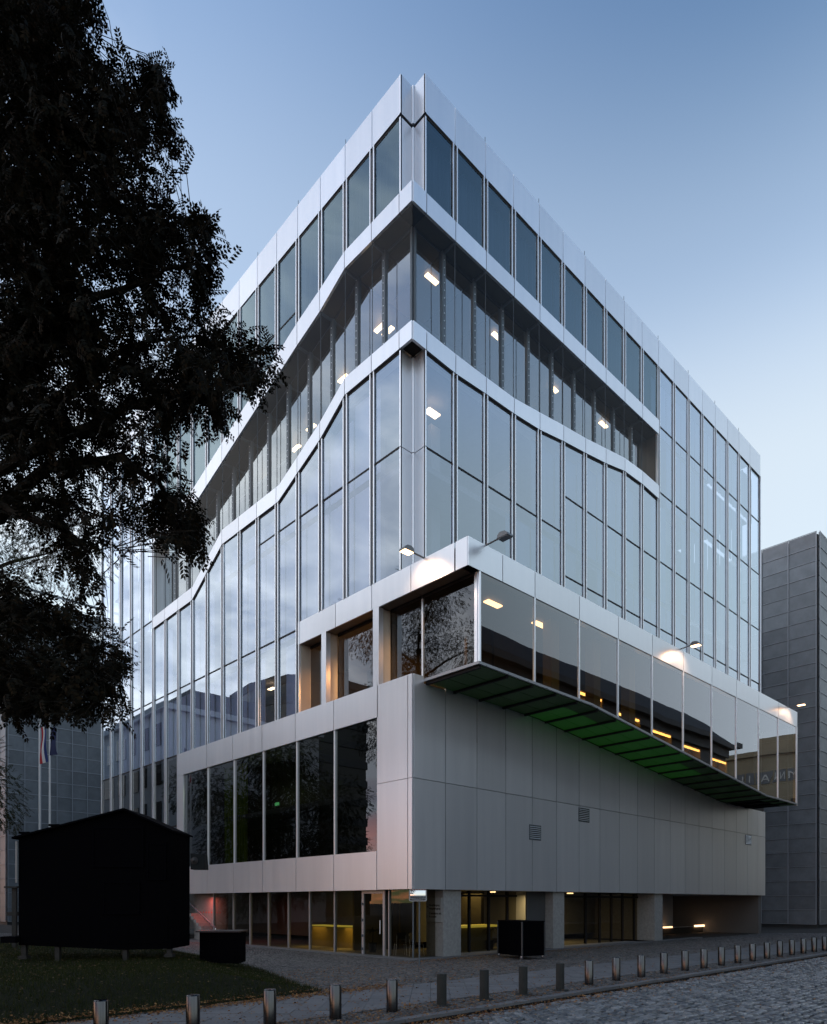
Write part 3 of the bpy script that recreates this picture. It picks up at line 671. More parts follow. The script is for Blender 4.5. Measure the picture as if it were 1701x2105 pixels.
MB().box(31.70, 31.75, .04, 10, ZB + .01, 8.0).build('cladding_panel', ALU, B)
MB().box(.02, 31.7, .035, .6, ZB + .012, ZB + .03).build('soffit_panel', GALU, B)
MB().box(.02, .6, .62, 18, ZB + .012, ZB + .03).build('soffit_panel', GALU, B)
for (x0, x1, y0, y1) in ((1087, 1111, 1695, 1730), (1188.5, 1210.5, 1660, 1690), (1532, 1544, 1716, 1738)):
    a, b = uR(x0), uR(x1); z1 = on(1, 0, x0, y0)[2]; z0 = z1 - .62
    mb = MB(); t = .035; o0, o1 = -.031, -.05
    mb.box(a, b, o1, o0, z0, z0 + t); mb.box(a, b, o1, o0, z1 - t, z1); mb.box(a, a + t, o1, o0, z0 + t, z1 - t); mb.box(b - t, b, o1, o0, z0 + t, z1 - t)
    vg = mb.build('vent_grille', STEEL, B)
    MB().box(a + t, b - t, -.036, -.031, z0 + t, z1 - t).build('vent_opening', DARK, vg)
    for k in range(7):
        z = z0 + t + .02 + k * (z1 - z0 - 2 * t) / 7
        MB().loop([(a + t, -.040, z + .03), (b - t, -.040, z + .03), (b - t, -.062, z), (a + t, -.062, z)], [(a + t, -.040, z + .042), (b - t, -.040, z + .042), (b - t, -.062, z + .012), (a + t, -.062, z + .012)]).build('slat', ALU, vg)

def room_light(name, loc, col, en, size=1.2, parent=B):
    l = bpy.data.lights.new(name, 'AREA'); l.energy = en; l.color = col; l.size = size
    o = bpy.data.objects.new(name, l); COL.objects.link(o); o.location = loc; o.parent = parent; return o
# ------------------------------------------------------------------ ground floor
GD = .47
MB().box(-.02, 22.5, -.02, .44, -.03, .045).build('plinth', SLABS, B)
MB().box(-.02, .44, .44, 18.2, -.03, .044).build('plinth', SLABS, B)
MB().box(GD, 16.4, GD, 19, -.02, .03).build('inner_floor', SLABM, B)
MB().box(GD, 23, GD + .02, 19, ZB + .05, ZB + .12).build('inner_ceiling', WALLD, B)
FRAME = mat('door_frame_alu', (.40, .41, .43), .35, .7)
my = [uL(px, GD) for px in (876, 801, 792.5, 748, 690, 638.6, 595, 554, 516, 481.5, 441)]
for i, (a, b) in enumerate(zip(my, my[1:])):
    if i == 1: continue
    if i == 0: a = GD
    pane('L', a, b, .05, ZB, m=G_GRD, o_=-GD, inset=.03, name='shop_pane')
for i, a in enumerate(my[4:]): MB().box(GD - .06, GD + .05, a - .035, a + .035, .045, ZB + .01).build('mullion', FRAME, B)
MB().box(GD - .06, GD + .05, my[1] - .05, my[1] + .0, .045, ZB + .01).build('mullion', FRAME, B)
dr = MB().box(GD - .05, GD + .03, my[2] - .02, my[2] + .09, .045, ZB - .12).build('door_frame', FRAME, B)
MB().box(GD - .05, GD + .03, my[3] - .06, my[3] + .06, .045, ZB - .12).build('door_jamb', FRAME, dr)
MB().box(GD - .05, GD + .03, my[2] - .02, my[3] + .06, ZB - .12, ZB - .0).build('door_head', FRAME, dr)
for z in (.25, .75, 1.35, 1.95): MB().box(GD - .09, GD - .05, my[3] - .03, my[3] + .03, z - .05, z + .05).build('hinge', STEEL, dr)
MB().cyl((GD - .12, my[2] + .16, .85), (GD - .12, my[2] + .16, 1.35), .018, n=8).build('door_handle', FIN, dr)
pane('R', GD, uR(878, .6) + .3, .05, ZB, m=G_GRD, o_=-GD, inset=.0, name='shop_pane')
MB().cyl((GD + .02, GD + .02, .05), (GD + .02, GD + .02, ZB), .03, n=8).build('corner_post', STEEL, B)
pil = MB().box(1.66, 2.60, .14, 1.02, .0455, ZB + .01).build('concrete_pillar', CONC, B, bevel=.01)
xs = [uR(px, .14) for px in (1138, 1160.6)]; MB().box(xs[0], xs[1], .14, 1.0, .0455, ZB + .01).build('concrete_pillar', CONC, B, bevel=.01)
MB().box(xs[0] - 1.3, xs[0] - .01, .55, .62, .045, ZB).build('grey_panel', mat('dark_grey_panel', (.045, .047, .05), .5), B)
xs2 = [uR(1346.5, .14), uR(1363, .14)]; MB().box(xs2[0], xs2[1], .14, 3.4, .0455, ZB + .01).build('concrete_pillar', CONC, B, bevel=.01)
segs = [(2.60, xs[0] - 1.3), (xs[1], xs2[0])]
bars = [uR(px, 1.1) for px in (965, 1005, 1043, 1082, 1204, 1233, 1257, 1280, 1304)]
for s0, s1 in segs:
    bs = [s0] + [b_ for b_ in bars if s0 < b_ < s1] + [s1]
    for a, b in zip(bs, bs[1:]):
        pane('R', a, b, .05, ZB, m=G_GRD, o_=-1.1, inset=.02, name='shop_pane')
        if a != s0: MB().box(a - .04, a + .04, 1.05, 1.16, .045, ZB + .01).build('mullion', DARK, B)
    MB().box(s0, s1, 1.06, 1.14, ZB - .22, ZB - .14).build('transom', DARK, B)
# driveway under the wall
dx0, dx1 = xs2[1], 31.7
MB().box(dx0, dx0 + .2, 3.41, 14, .0, ZB).build('driveway_wall', CONC, B)
MB().box(dx1 - .5, dx1, .2, 14, -.02, ZB + .005).build('driveway_wall', mat('grey_soffit_paint', (.10, .10, .10), .6), B)
MB().box(dx0 + .2, dx1 - .5, 9, 9.2, .0, ZB).build('driveway_wall', DARK, B)
p0, p1 = on(1, 3.8, 1365, 1907), on(1, 3.8, 1461, 1908)
gz = p0[2]
MB().box(p0[0], p0[0] + 1.1, 3.75, 3.85, gz - .05, gz + .05).build('strip_lamp', emit('driveway_lamp', (1, .55, .28), .5), B)
MB().box(p1[0] - 2.4, p1[0], 3.75, 3.85, gz - .07, gz + .05).build('strip_lamp', emit('driveway_lamp_bright', (1, .58, .30), .7), B)
MB().box(p0[0] + 1.1, p1[0] - 2.4, 3.78, 3.82, gz - .04, gz - .01).build('lamp_rail', FIN, B)
MB().box(p0[0], p1[0], 3.86, 3.95, .0, gz - .08).build('low_wall', WALLD, B)
# lobby interior
MB().box(7.0, 7.2, 3.0, 18, .03, ZB + .05).build('inner_wall', WALLD, B)
MB().box(1.6, 16.3, 5.2, 5.3, .03, ZB + .05).build('inner_wall', YWALL, B)
for a in (3.1, 5.1, 8.2, 13.6): MB().box(a, a + .35, 4.5, 5.18, .03, ZB + .05).build('inner_column', WALLD, B)
c = MB().box(4.6, 6.6, 2.0, 2.6, .03, .95).build('reception_counter', YWALL); tag(c, 'yellow reception counter with a glowing top behind the glass of the lobby corner', 'counter')
MB().box(4.5, 6.8, 1.9, 2.7, .97, 1.06).build('counter_top', DESK, c)
c = MB().box(2.3, 2.9, 6.0, 9.2, .03, .92).build('reception_counter', YWALL); tag(c, 'long low counter with a glowing green yellow top left of the glass door', 'counter')
MB().box(2.2, 3.0, 5.9, 9.3, .94, .98).build('counter_top', DESK, c)
room_light('floor_glow', (1.9, 6.2, .9), (1, .62, .12), 3.0, 1.0)
room_light('floor_glow', (1.9, 8.6, .9), (1, .62, .12), 2.0, 1.0)
pic = MB().box(6.9, 8.5, 5.12, 5.18, 1.05, 2.0).build('wall_picture', mat('dark_picture_frame', (.02, .02, .02), .4)); tag(pic, 'dark framed picture on the yellow lobby wall behind the black trolley', 'picture')
pm = noisy('picture_print', (.03, .03, .03), (.45, .40, .22), 6, bump=0)
MB().box(7.0, 8.4, 5.10, 5.12, 1.12, 1.93).build('print', pm, pic)
for x_, y_, r_ in ((3.6, 3.0, .14), (8.0, 3.2, .16), (11.5, 2.8, .16), (14.2, 3.2, .16), (5.5, 4.0, .12)):
    MB().cyl((x_, y_, ZB + .0), (x_, y_, ZB + .05), r_, n=14).build('ceiling_lamp', LAMPW, B)
room_light('lobby_light', (6.5, 3.4, 2.4), (1, .68, .20), 13)
room_light('lobby_light', (12.5, 3.4, 2.4), (1, .72, .30), 11)
room_light('lobby_light', (4.5, 7.5, 2.4), (1, .66, .22), 6)
room_light('stair_light', (.4, 15.9, 2.3), (1, .16, .12), 4.5, .5)
room_light('stair_light', (2.2, 13.5, 2.3), (1, .05, .04), 1.2, .4)
room_light('window_lamp', (2.2, 5.9, 11.9), (1, .50, .18), 22, 1.3)
room_light('window_lamp', (2.2, 3.4, 11.9), (1, .50, .18), 28, 1.3)
room_light('window_lamp', (2.4, .9, 11.9), (1, .52, .20), 12, 1.3)
room_light('hall_light', (1.6, uL(454), 8.4), (.9, 1, .6), 14, .6)
# pink lit wall and stairs at the far end of the lobby
MB().box(.9, 1.0, 14.6, 18.1, .03, ZB + .01).build('side_wall', CONC, B)
st_ = MB()
for k in range(9): st_.box(.25, .85, 14.9 + k * .28, 14.9 + (k + 1) * .28, .0 + k * .16, .16 + k * .16)
st_.build('stair', CONC, B)
MB().tube([(.15, 14.3, .75), (.15, 17.9, 2.3)], .035).build('handrail', STEEL, B); MB().tube([(.15, 14.3, .05), (.15, 14.3, .75)], .03).build('handrail_post', FIN, B)
mb = MB()
for k in range(9): mb.box(.893, .9, 15.2 + k * .3, 15.3 + k * .3, 1.45, 1.53)
mb.build('wall_lettering', mat('red_wall_print', (.45, .03, .02), .6), B)

# ------------------------------------------------------------------ floodlights of the box
def floodlight(root, out, side, lit, aim):
    """root on the fascia top, out = outward unit vector."""
    root = Vector(root); out = Vector(out); side = Vector(side)
    tip = root + out * .50 + Vector((0, 0, .10)) + side * .12
    fl = MB().tube([root, tip], .028).build('floodlight', FLOODB, B)
    h = MB(); c0 = tip + out * .22; A_ = []; C_ = []
    for s_, L_ in ((-1, A_), (1, C_)):
        for (o_, z_) in ((-.21, -.08), (-.18, .04), (-.08, .10), (.10, .08), (.21, .0), (.23, -.08)):
            L_.append(c0 + side * s_ * .15 + out * o_ + Vector((0, 0, z_ - .0 * o_)))
    h.loop(A_, C_); h.build('lamp_housing', FLOODB, fl, bevel=.012)
    A2 = [c0 + side * s_ * .13 + out * o_ + Vector((0, 0, -.085)) for s_, o_ in ((-1, -.18), (1, -.18), (1, .20), (-1, .20))]
    MB().loop(A2, [p + Vector((0, 0, -.012)) for p in A2]).build('lens', FLOODE if lit else FLOODO, fl)
    if lit:
        l = bpy.data.lights.new('flood_lamp', 'SPOT'); l.energy = 50; l.color = (1, .62, .38); l.spot_size = math.radians(125); l.spot_blend = 1; l.shadow_soft_size = .22
        o = bpy.data.objects.new('flood_lamp', l); COL.objects.link(o); o.location = c0 + Vector((0, 0, -.13)); o.parent = B
        o.rotation_euler = (-(Vector(aim) - o.location)).to_track_quat('Z', 'Y').to_euler()
ry = uL(872); floodlight((0.05, ry, ZFAS), (-1, 0, 0), (0, 1, 0), True, (0, ry, ZFASB - .1))
rx = uR(1000, -BO); floodlight((rx, -BO + .05, ZFAS), (0, -1, 0), (1, 0, 0), False, (rx, -BO, ZFASB))
rx = uR(1399, -BO); floodlight((rx, -BO + .05, ZFAS), (0, -1, 0), (1, 0, 0), True, (rx, -BO, ZFASB - .1))
rx = uR(1621, -BO); floodlight((rx, -BO + .05, ZFAS), (0, -1, 0), (1, 0, 0), True, (rx, -BO, ZFASB - .1))

# ------------------------------------------------------------------ mesh clad buildings at either side
MESHM = noisy('grey_mesh_screen', (.14, .16, .18), (.20, .225, .25), 1.2, rough=.5, bump=.05, metal=.35, vary=.13)
MESHF = mat('mesh_frame_alu', (.30, .33, .37), .5, .2)
MESHB = mat('dark_behind_mesh', (.03, .034, .038), .7)
def mesh_building(name, label, faces, body):
    T = empty(name, label=label, cat='building')
    MB().box(*body).build('body', MESHB, T)
    for (f, base, u0, u1, z0, z1, du, dz) in faces:
        nu = max(1, round(abs(u1 - u0) / du)); nz = max(1, round((z1 - z0) / dz)); fr = MB()
        for i in range(nu):
            for j in range(nz):
                a, b = u0 + (u1 - u0) * i / nu, u0 + (u1 - u0) * (i + 1) / nu; a, b = min(a, b), max(a, b)
                c0, c1 = z0 + (z1 - z0) * j / nz, z0 + (z1 - z0) * (j + 1) / nz
                if f == 'x': MB().box(base - .06, base, a + .04, b - .04, c0 + .04, c1 - .04).build('mesh_panel', MESHM, T)
                else: MB().box(a + .04, b - .04, base - .06, base, c0 + .04, c1 - .04).build('mesh_panel', MESHM, T)
        for j in range(nz + 1):
            z = z0 + (z1 - z0) * j / nz
            if f == 'x': fr.box(base - .10, base - .065, min(u0, u1), max(u0, u1), z - .022, z + .022)
            else: fr.box(min(u0, u1), max(u0, u1), base - .10, base - .065, z - .035, z + .035)
        for i in range(nu + 1):
            u = u0 + (u1 - u0) * i / nu
            if f == 'x': fr.box(base - .14, base - .101, u - .035, u + .035, z0, z1)
            else: fr.box(u - .035, u + .035, base - .14, base - .101, z0, z1)
        tag(fr.build('screen_frame', MESHF, T), kind='stuff')
    return T
mesh_building('screened_building', 'tall dark grey building behind a metal mesh grid at the right edge',
              [('x', 44.4, .7, 13.0, .3, 31.2, 2.0, 1.15), ('y', .6, 44.5, 54, .3, 31.2, 3.0, 1.15)], (44.42, 66, .62, 30, -.1, 31.0))
T = mesh_building('screened_building', 'grey building behind a metal mesh grid at the left beyond the flagpoles',
              [('y', 53.8, .4, 10.0, .3, 27.6, 1.35, 1.3), ('x', .35, 53.9, 63.0, .3, 27.6, 2.6, 1.3)], (.37, 26, 53.82, 75, -.1, 27.6))
for i in range(9): MB().box(.5 + i * 2.6, .62 + i * 2.6, 53.85, 53.97, 27.6, 31.0).build('roof_screen_post', MESHF, T)
for z0, z1 in ((28.6, 30.0), (30.8, 31.05)): MB().box(.4, 22, 53.80, 53.84, z0, z1).build('roof_screen', MESHM, T)

# ------------------------------------------------------------------ things seen only as reflections: the street's other side
OLDW = noisy('old_stucco', (.080, .080, .080), (.11, .108, .105), .8, bump=.1)
ROOFM = noisy('slate_roof', (.02, .022, .025), (.035, .037, .04), 2, bump=.1)
WINM = mat('dark_old_window', (.02, .022, .025), .12)
T = empty('old_building', (0, 0, 0), label='old stucco building with cornice and slate roof across the street, mirrored in the glass box', cat='building')
x0, x1, y0, y1, h = 16, 68, -34, -22.0, 20.2
MB().box(x0, x1, y0, y1, 0, h).build('wall', OLDW, T)
MB().box(x0 - .9, x1 + .9, y0, y1 + .9, h, h + .55).build('cornice', OLDW, T); MB().box(x0 - .3, x1 + .3, y0, y1 + .35, h - 1.0, h - .02).build('frieze', OLDW, T)
MB().loop([(x0 - .8, y0, h + .56), (x1 + .8, y0, h + .56), (x1 + .8, y1 + .8, h + .56), (x0 - .8, y1 + .8, h + .56)], [(x0 + 4, y0 + 4, h + 4.6), (x1 - 4, y0 + 4, h + 4.6), (x1 - 4, y1 - 4, h + 4.6), (x0 + 4, y1 - 4, h + 4.6)]).build('roof', ROOFM, T)
for j in range(4):
    for i in range(14):
        cx = x0 + 2.2 + i * 3.66; z = 2.2 + j * 4.3
        w = MB().box(cx - .95, cx + .95, y1 + .0, y1 + .12, z - .12, z + 2.75).build('window', OLDW, T)
        MB().box(cx - .65, cx + .65, y1 + .12, y1 + .14, z + .1, z + 2.45).build('pane', WINM, w)
for j in range(4):
    w = MB().box(x1 + .0, x1 + .12, y1 - 6, y1 - 4.2, 2.2 + j * 4.3, 4.9 + j * 4.3).build('window', OLDW, T)
SCHM = noisy('yellow_sandstone', (.22, .18, .11), (.28, .23, .14), .8, bump=.1)
T = empty('school_building', label='yellow sandstone building with lettered frieze, mirrored at the end of the glass box', cat='building')
MB().box(90, 112, -52, -17.5, 0, 23.2).build('wall', SCHM, T); MB().box(89.6, 112, -52.5, -17.1, 23.2, 23.9).build('cornice', SCHM, T)
MB().box(92, 98, -27.0, -21.0, 23.9, 26.2).build('attic', SCHM, T)
for i, ch in enumerate('GYMNASIUM'):
    yy = -19.7 - (i) * 1.40
    pn = MB().box(89.9, 89.97, yy - .58, yy + .58, 19.2, 20.9).build('letter_panel', mat('letter_ground', (.10, .11, .12), .5), T)
    cu = bpy.data.curves.new('t', 'FONT'); cu.body = ch; cu.size = 1.5; cu.align_x = 'CENTER'; cu.extrude = .02; to = bpy.data.objects.new('t', cu); COL.objects.link(to)
    me = bpy.data.meshes.new_from_object(to); bpy.data.objects.remove(to); lo = bpy.data.objects.new('lettering', me); COL.objects.link(lo)
    me.materials.append(mat('pale_letter', (.5, .5, .46), .6)) ; lo.parent = pn; lo.location = (89.85, yy, 19.52); lo.rotation_euler = (math.pi / 2, 0, -math.pi / 2)
for j in range(4):
    for i in range(12):
        w = MB().box(89.88, 90, -19.9 - i * 2.6, -18.6 - i * 2.6, 1.5 + j * 4.2, 4.1 + j * 4.2).build('window', WINM, T)
TOWM = noisy('tower_concrete', (.06, .065, .07), (.09, .095, .10), .8, bump=.1)
T = empty('tower_block', (-47.5, 80, 0), label='dark high-rise with curved balcony bands, mirrored in the big hall window', cat='building')
pts = [(-7, -11), (3, -11), (6, -8), (7, 0), (6, 8), (3, 11), (-7, 11)]
MB().loop([(a, b, 0) for a, b in pts], [(a, b, 36) for a, b in pts]).build('body', WINM, T)
for j in range(12):
    MB().loop([(a * 1.02, b * 1.02, 2.2 + j * 3.0) for a, b in pts], [(a * 1.02, b * 1.02, 3.4 + j * 3.0) for a, b in pts]).build('balcony_band', TOWM, T)
T = empty('apartment_block', label='grey apartment block left of the forecourt, mirrored in the far left glass', cat='building')
PALE = noisy('pale_render', (.46, .47, .50), (.56, .57, .60), .5, bump=.05)
MB().box(-26, -10, 42, 66, 0, 19).build('wall', PALE, T); MB().box(-26.4, -9.6, 41.6, 66.4, 19, 19.5).build('cornice', PALE, T)
MB().loop([(-26, 42, 19.5), (-10, 42, 19.5), (-10, 66, 19.5), (-26, 66, 19.5)], [(-22, 46, 22.5), (-14, 46, 22.5), (-14, 62, 22.5), (-22, 62, 22.5)]).build('roof', ROOFM, T)
for j in range(5):
    for i in range(8): MB().box(-10.0, -9.92, 43.0 + i * 2.9, 44.5 + i * 2.9, 2 + j * 3.5, 4 + j * 3.5).build('window', WINM, T)

# ------------------------------------------------------------------ bollards
def lathe(prof, n=20):
    mb = MB(); k = len(prof)
    for i in range(n):
        a = 2 * math.pi * i / n; mb.v += [(r_ * math.cos(a), r_ * math.sin(a), z) for r_, z in prof]
    for i in range(n):
        j = (i + 1) % n
        for q_ in range(k - 1): mb.f.append((i * k + q_, j * k + q_, j * k + q_ + 1, i * k + q_ + 1)); mb.mi.append(0)
    return mb
def bollard(bright):
    b_ = empty('bollard')
    r_ = .105
    if bright:
        lathe([(0, 0), (r_, 0), (r_, .575), (r_ - .004, .585)], 28).build('shaft', BRUSH, b_, smooth=True)
        lathe([(r_ - .004, .585), (r_ - .004, .592), (r_ - .012, .60), (0, .602)], 28).build('cap', BRUSH, b_, smooth=True)
    else:
        lathe([(0, 0), (r_ * .92, 0), (r_ * .92, .60), (r_ * .88, .612), (0, .615)], 28).build('shaft', DULL, b_, smooth=True)
        lathe([(.098, .0), (.19, .0), (.185, .014), (.098, .02)], 28).build('base_plate', DULL, b_, smooth=True)
    return b_
ordn = ['first', 'second', 'third', 'fourth', 'fifth', 'sixth', 'seventh', 'eighth', 'ninth', 'tenth', 'eleventh', 'twelfth', 'thirteenth', 'fourteenth', 'fifteenth', 'sixteenth', 'seventeenth', 'eighteenth', 'nineteenth', 'twentieth', 'twenty-first', 'twenty-second', 'twenty-third', 'twenty-fourth']
bp_ = [(208, 2141), (397, 2126), (555, 2110), (690, 2095), (806.5, 2080), (908.5, 2067), (996, 2055), (1076, 2045), (1152, 2036), (1211.5, 2024.4), (1267.5, 2016), (1319, 2008.6),
       (1365.5, 2001.6), (1409, 1995.7), (1448, 1990.8), (1484, 1985), (1517.5, 1980), (1548, 1976), (1577.5, 1971.5), (1604, 1967.5), (1629, 1964), (1652.5, 1960.6), (1674.5, 1957), (1696, 1954.4)]
pb, pdk = bollard(True), bollard(False); used = set()
for i, (px, py) in enumerate(bp_):
    dark = i in (5, 6, 7, 8); pr = pdk if dark else pb
    o = pr if pr.name not in used else copy_tree(pr); used.add(pr.name)
    p = on_z(px, py, 0.0); o.location = (p[0], p[1], .0); o.rotation_euler.z = random.uniform(0, 6)
    txt = ('dull dark steel bollard, ' if dark else 'bright brushed steel bollard, ') + (ordn[i] + ' from the left in the kerb row' if i < 23 else 'last of the kerb row at the right edge')
    if i == 0: txt = 'bright brushed steel bollard cut off by the lower edge at far left'
    tag(o, txt, 'bollard', 'steel bollards in a row along the kerb')

# ------------------------------------------------------------------ sign, mirror, trolley, counter
SIGNM = mat('sign_plate', (.24, .25, .25), .5); INK = mat('black_letters', (.01, .01, .01), .6)
zs1, zs0 = on(0, 1.66, 895, 1846)[2], on(0, 1.66, 895, 1896)[2]
sg = MB().box(1.615, 1.655, .18, .98, zs0, zs1).build('wall_sign', SIGNM, bevel=.006); tag(sg, 'grey entrance sign with black lettering on the concrete pillar', 'sign')
def text(body, size, loc, rot, m, parent, name='lettering'):
    cu = bpy.data.curves.new('t', 'FONT'); cu.body = body; cu.size = size; cu.extrude = .002; cu.offset = size * .02; to = bpy.data.objects.new('t', cu); COL.objects.link(to)
    me = bpy.data.meshes.new_from_object(to); bpy.data.objects.remove(to); o = bpy.data.objects.new(name, me); COL.objects.link(o)
    me.materials.append(m); o.location = loc; o.rotation_euler = rot; o.parent = parent; return o
hh = zs1 - zs0
for k, (s_, zz) in enumerate((('Hoofdingang', .66), ('Haupteingang', .52), ('Consulaire afd.', .32), ('Konsulat', .19))):
    text(s_, .105, (1.612, .82, zs0 + hh * zz), (math.pi / 2, 0, -math.pi / 2), INK, sg)
for zz in (.56, .20): text('↑' if zz > .5 else '•', .12, (1.612, .94, zs0 + hh * zz), (math.pi / 2, 0, -math.pi / 2), INK, sg, 'arrow')
# traffic mirror on its post
mc = at(859.5, 1841, 22.4); mr_ = empty('traffic_mirror', (mc[0], mc[1], 0), math.atan2(-FW[1], -FW[0]) - math.pi / 2, label='rectangular traffic mirror with rounded corners on a thin post in front of the lobby corner', cat='traffic mirror')
def rrect(w, h_, r_, y, n=5, bulge=0):
    out = []
    for cx, cz, a0 in ((w - r_, h_ - r_, 0), (-w + r_, h_ - r_, 90), (-w + r_, -h_ + r_, 180), (w - r_, -h_ + r_, 270)):
        for i in range(n + 1): a = math.radians(a0 + 90 * i / n); out.append((cx + r_ * math.cos(a), y, cz + r_ * math.sin(a)))
    return out
zc_ = mc[2]
mv = lambda L_: [(a, b, c + zc_) for a, b, c in L_]
MB().loop(mv(rrect(.285, .195, .06, .0)), mv(rrect(.285, .195, .06, .05))).build('mirror_frame', mat('mirror_frame_grey', (.30, .30, .30), .4), mr_)
nx, nz = 12, 8; V = []; Fq = []
for j in range(nz + 1):
    for i in range(nx + 1):
        a, b = -1 + 2 * i / nx, -1 + 2 * j / nz; V.append((a * .245, .055 + .035 * (1 - a * a * .6 - b * b * .4), b * .155 + zc_))
for j in range(nz):
    for i in range(nx): q_ = j * (nx + 1) + i; Fq.append((q_, q_ + 1, q_ + nx + 2, q_ + nx + 1))
MB().add(V, Fq).build('mirror_glass', mat('mirror_silver', (.9, .9, .9), .02, 1), mr_, smooth=True)
for i in range(6): MB().box(-.24 + i * .085, -.20 + i * .085, .05, .056, zc_ + .165, zc_ + .19).build('frame_mark', mat('red_mark', (.25, .02, .02), .5), mr_)
MB().cyl((-.05, -.03, 0), (-.05, -.03, zc_ + .1), .028, n=10).build('post', STEEL, mr_, smooth=True)
# black trolley on castors
pA, pB, pC = on_z(1008, 1959, .12), on_z(1074, 1967, .12), on_z(1110, 1962, .12)
tro = empty('display_trolley', (pB[0], pB[1], 0), label='black waist-high box on castors standing outside the lobby windows', cat='trolley')
ux = (Vector((pC[0], pC[1])) - Vector((pB[0], pB[1]))); uy = (Vector((pA[0], pA[1])) - Vector((pB[0], pB[1])))
H_ = on(1, pB[1], 1074, 1896)[2]
uyl = Vector((pA[0] - pB[0], pA[1] - pB[1])); ul = uyl.normalized() * 1.55; vl = Vector((-ul[1], ul[0])).normalized() * -.95
if vl.dot(Vector((1, 0))) < 0: vl = -vl
q0 = [(0, 0), tuple(vl), tuple(vl + ul), tuple(ul)]
MB().loop([(a, b, .13) for a, b in q0], [(a, b, H_) for a, b in q0]).build('box_body', BLACK, tro, bevel=.01)
MB().loop([(a * 1.02 - .01, b * 1.02 - .01, H_) for a, b in q0], [(a * 1.02 - .01, b * 1.02 - .01, H_ + .035) for a, b in q0]).build('lid', BLACK2, tro)
for a, b in q0:
    MB().box(a - .022, a + .022, b - .022, b + .022, .13, H_ + .002).build('corner_rail', mat('trolley_rail', (.06, .065, .07), .4, .5), tro)
    w = MB().cyl((a * .94 - .015, b * .94 + .02, .055), (a * .94 + .02, b * .94 + .02, .055), .055, n=12).build('castor', mat('castor_rubber', (.05, .05, .055), .5), tro)
    MB().box(a * .94 - .02, a * .94 + .02, b * .94, b * .94 + .05, .09, .128).build('fork', FIN, w)

# ------------------------------------------------------------------ lawn mound, fallen leaves
lawn_poly = [(-7.1, -4.6), (-9, -4.75), (-14, -5.05), (-20, -5.2), (-30, -5.2), (-30, 22), (-6.5, 22), (-4.6, 14), (-4.2, 8), (-4.6, 4), (-5.6, .2), (-6.6, -2.6)]
def inside(x, y, poly):
    c = np.zeros_like(x, bool); n = len(poly)
    for i in range(n):
        (xa, ya), (xb, yb) = poly[i], poly[(i + 1) % n]
        k = ((ya > y) != (yb > y)) & (x < (xb - xa) * (y - ya) / (yb - ya + 1e-12) + xa); c ^= k
    return c
def edge_d(x, y, poly):
    d = np.full_like(x, 1e9); n = len(poly)
    for i in range(n):
        (xa, ya), (xb, yb) = poly[i], poly[(i + 1) % n]; ex, ey = xb - xa, yb - ya
        t = np.clip(((x - xa) * ex + (y - ya) * ey) / (ex * ex + ey * ey), 0, 1); d = np.minimum(d, np.hypot(x - xa - t * ex, y - ya - t * ey))
    return d
def lawn_h(x, y):
    d = edge_d(x, y, lawn_poly); t = np.clip(d / 2.6, 0, 1); return .02 + .42 * t * t * (3 - 2 * t) + .03 * np.sin(x * 1.3) * np.sin(y * 1.1) * t
SOIL = noisy('dark_soil', (.008, .009, .005), (.014, .015, .008), 6, rough=.95, bump=.5, spec=.1)
st = .2; gx = np.arange(-30, -4, st); gy_ = np.arange(-5.4, 22, st); X, Y = np.meshgrid(gx, gy_)
ins = inside(X, Y, lawn_poly); Z = np.where(ins, lawn_h(X, Y), -.06); V = np.stack([X, Y, Z], -1).reshape(-1, 3)
w = len(gx); ii, jj = np.meshgrid(np.arange(w - 1), np.arange(len(gy_) - 1)); q = (jj * w + ii).ravel()
keep = (ins[:-1, :-1] | ins[1:, 1:]).ravel(); q = q[keep]
lawn = raw_mesh('lawn', V, np.stack([q, q + 1, q + w + 1, q + w], 1), SOIL, smooth=True); tag(lawn, 'low grassy mound in front of the building at the lower left', kind='structure')
n = 260000; x = RNG.uniform(-24, -4, n); y = RNG.uniform(-5.3, 14, n)
dd = (x - CAM[0]) * FW[0] + (y - CAM[1]) * FW[1]; k = inside(x, y, lawn_poly) & frustum_ok(x, y, 40) & (RNG.random(n) < np.clip(14 / dd, .1, 1) ** 1.3); x, y = x[k], y[k]; n = len(x)
z = lawn_h(x, y); h = RNG.uniform(.04, .11, n); a = RNG.uniform(0, 6.28, n); lean = RNG.normal(0, .03, (n, 2)); wd = .006
V = np.stack([np.stack([x - wd * np.cos(a), y - wd * np.sin(a), z - .01], -1), np.stack([x + wd * np.cos(a), y + wd * np.sin(a), z - .01], -1), np.stack([x + lean[:, 0], y + lean[:, 1], z + h], -1)], 1).reshape(-1, 3)
GRASS = stone_mat('autumn_grass', (.010, .016, .004), (.018, .026, .006), (.038, .036, .010), .8, .1)
tag(raw_mesh('grass', V, np.arange(3 * n).reshape(-1, 3), GRASS), 'short dark green grass covering the mound', 'grass', kind='stuff')
print('grass', n)
LEAFM = stone_mat('fallen_leaf', (.10, .035, .012), (.20, .085, .025), (.30, .17, .07), .8, .2)
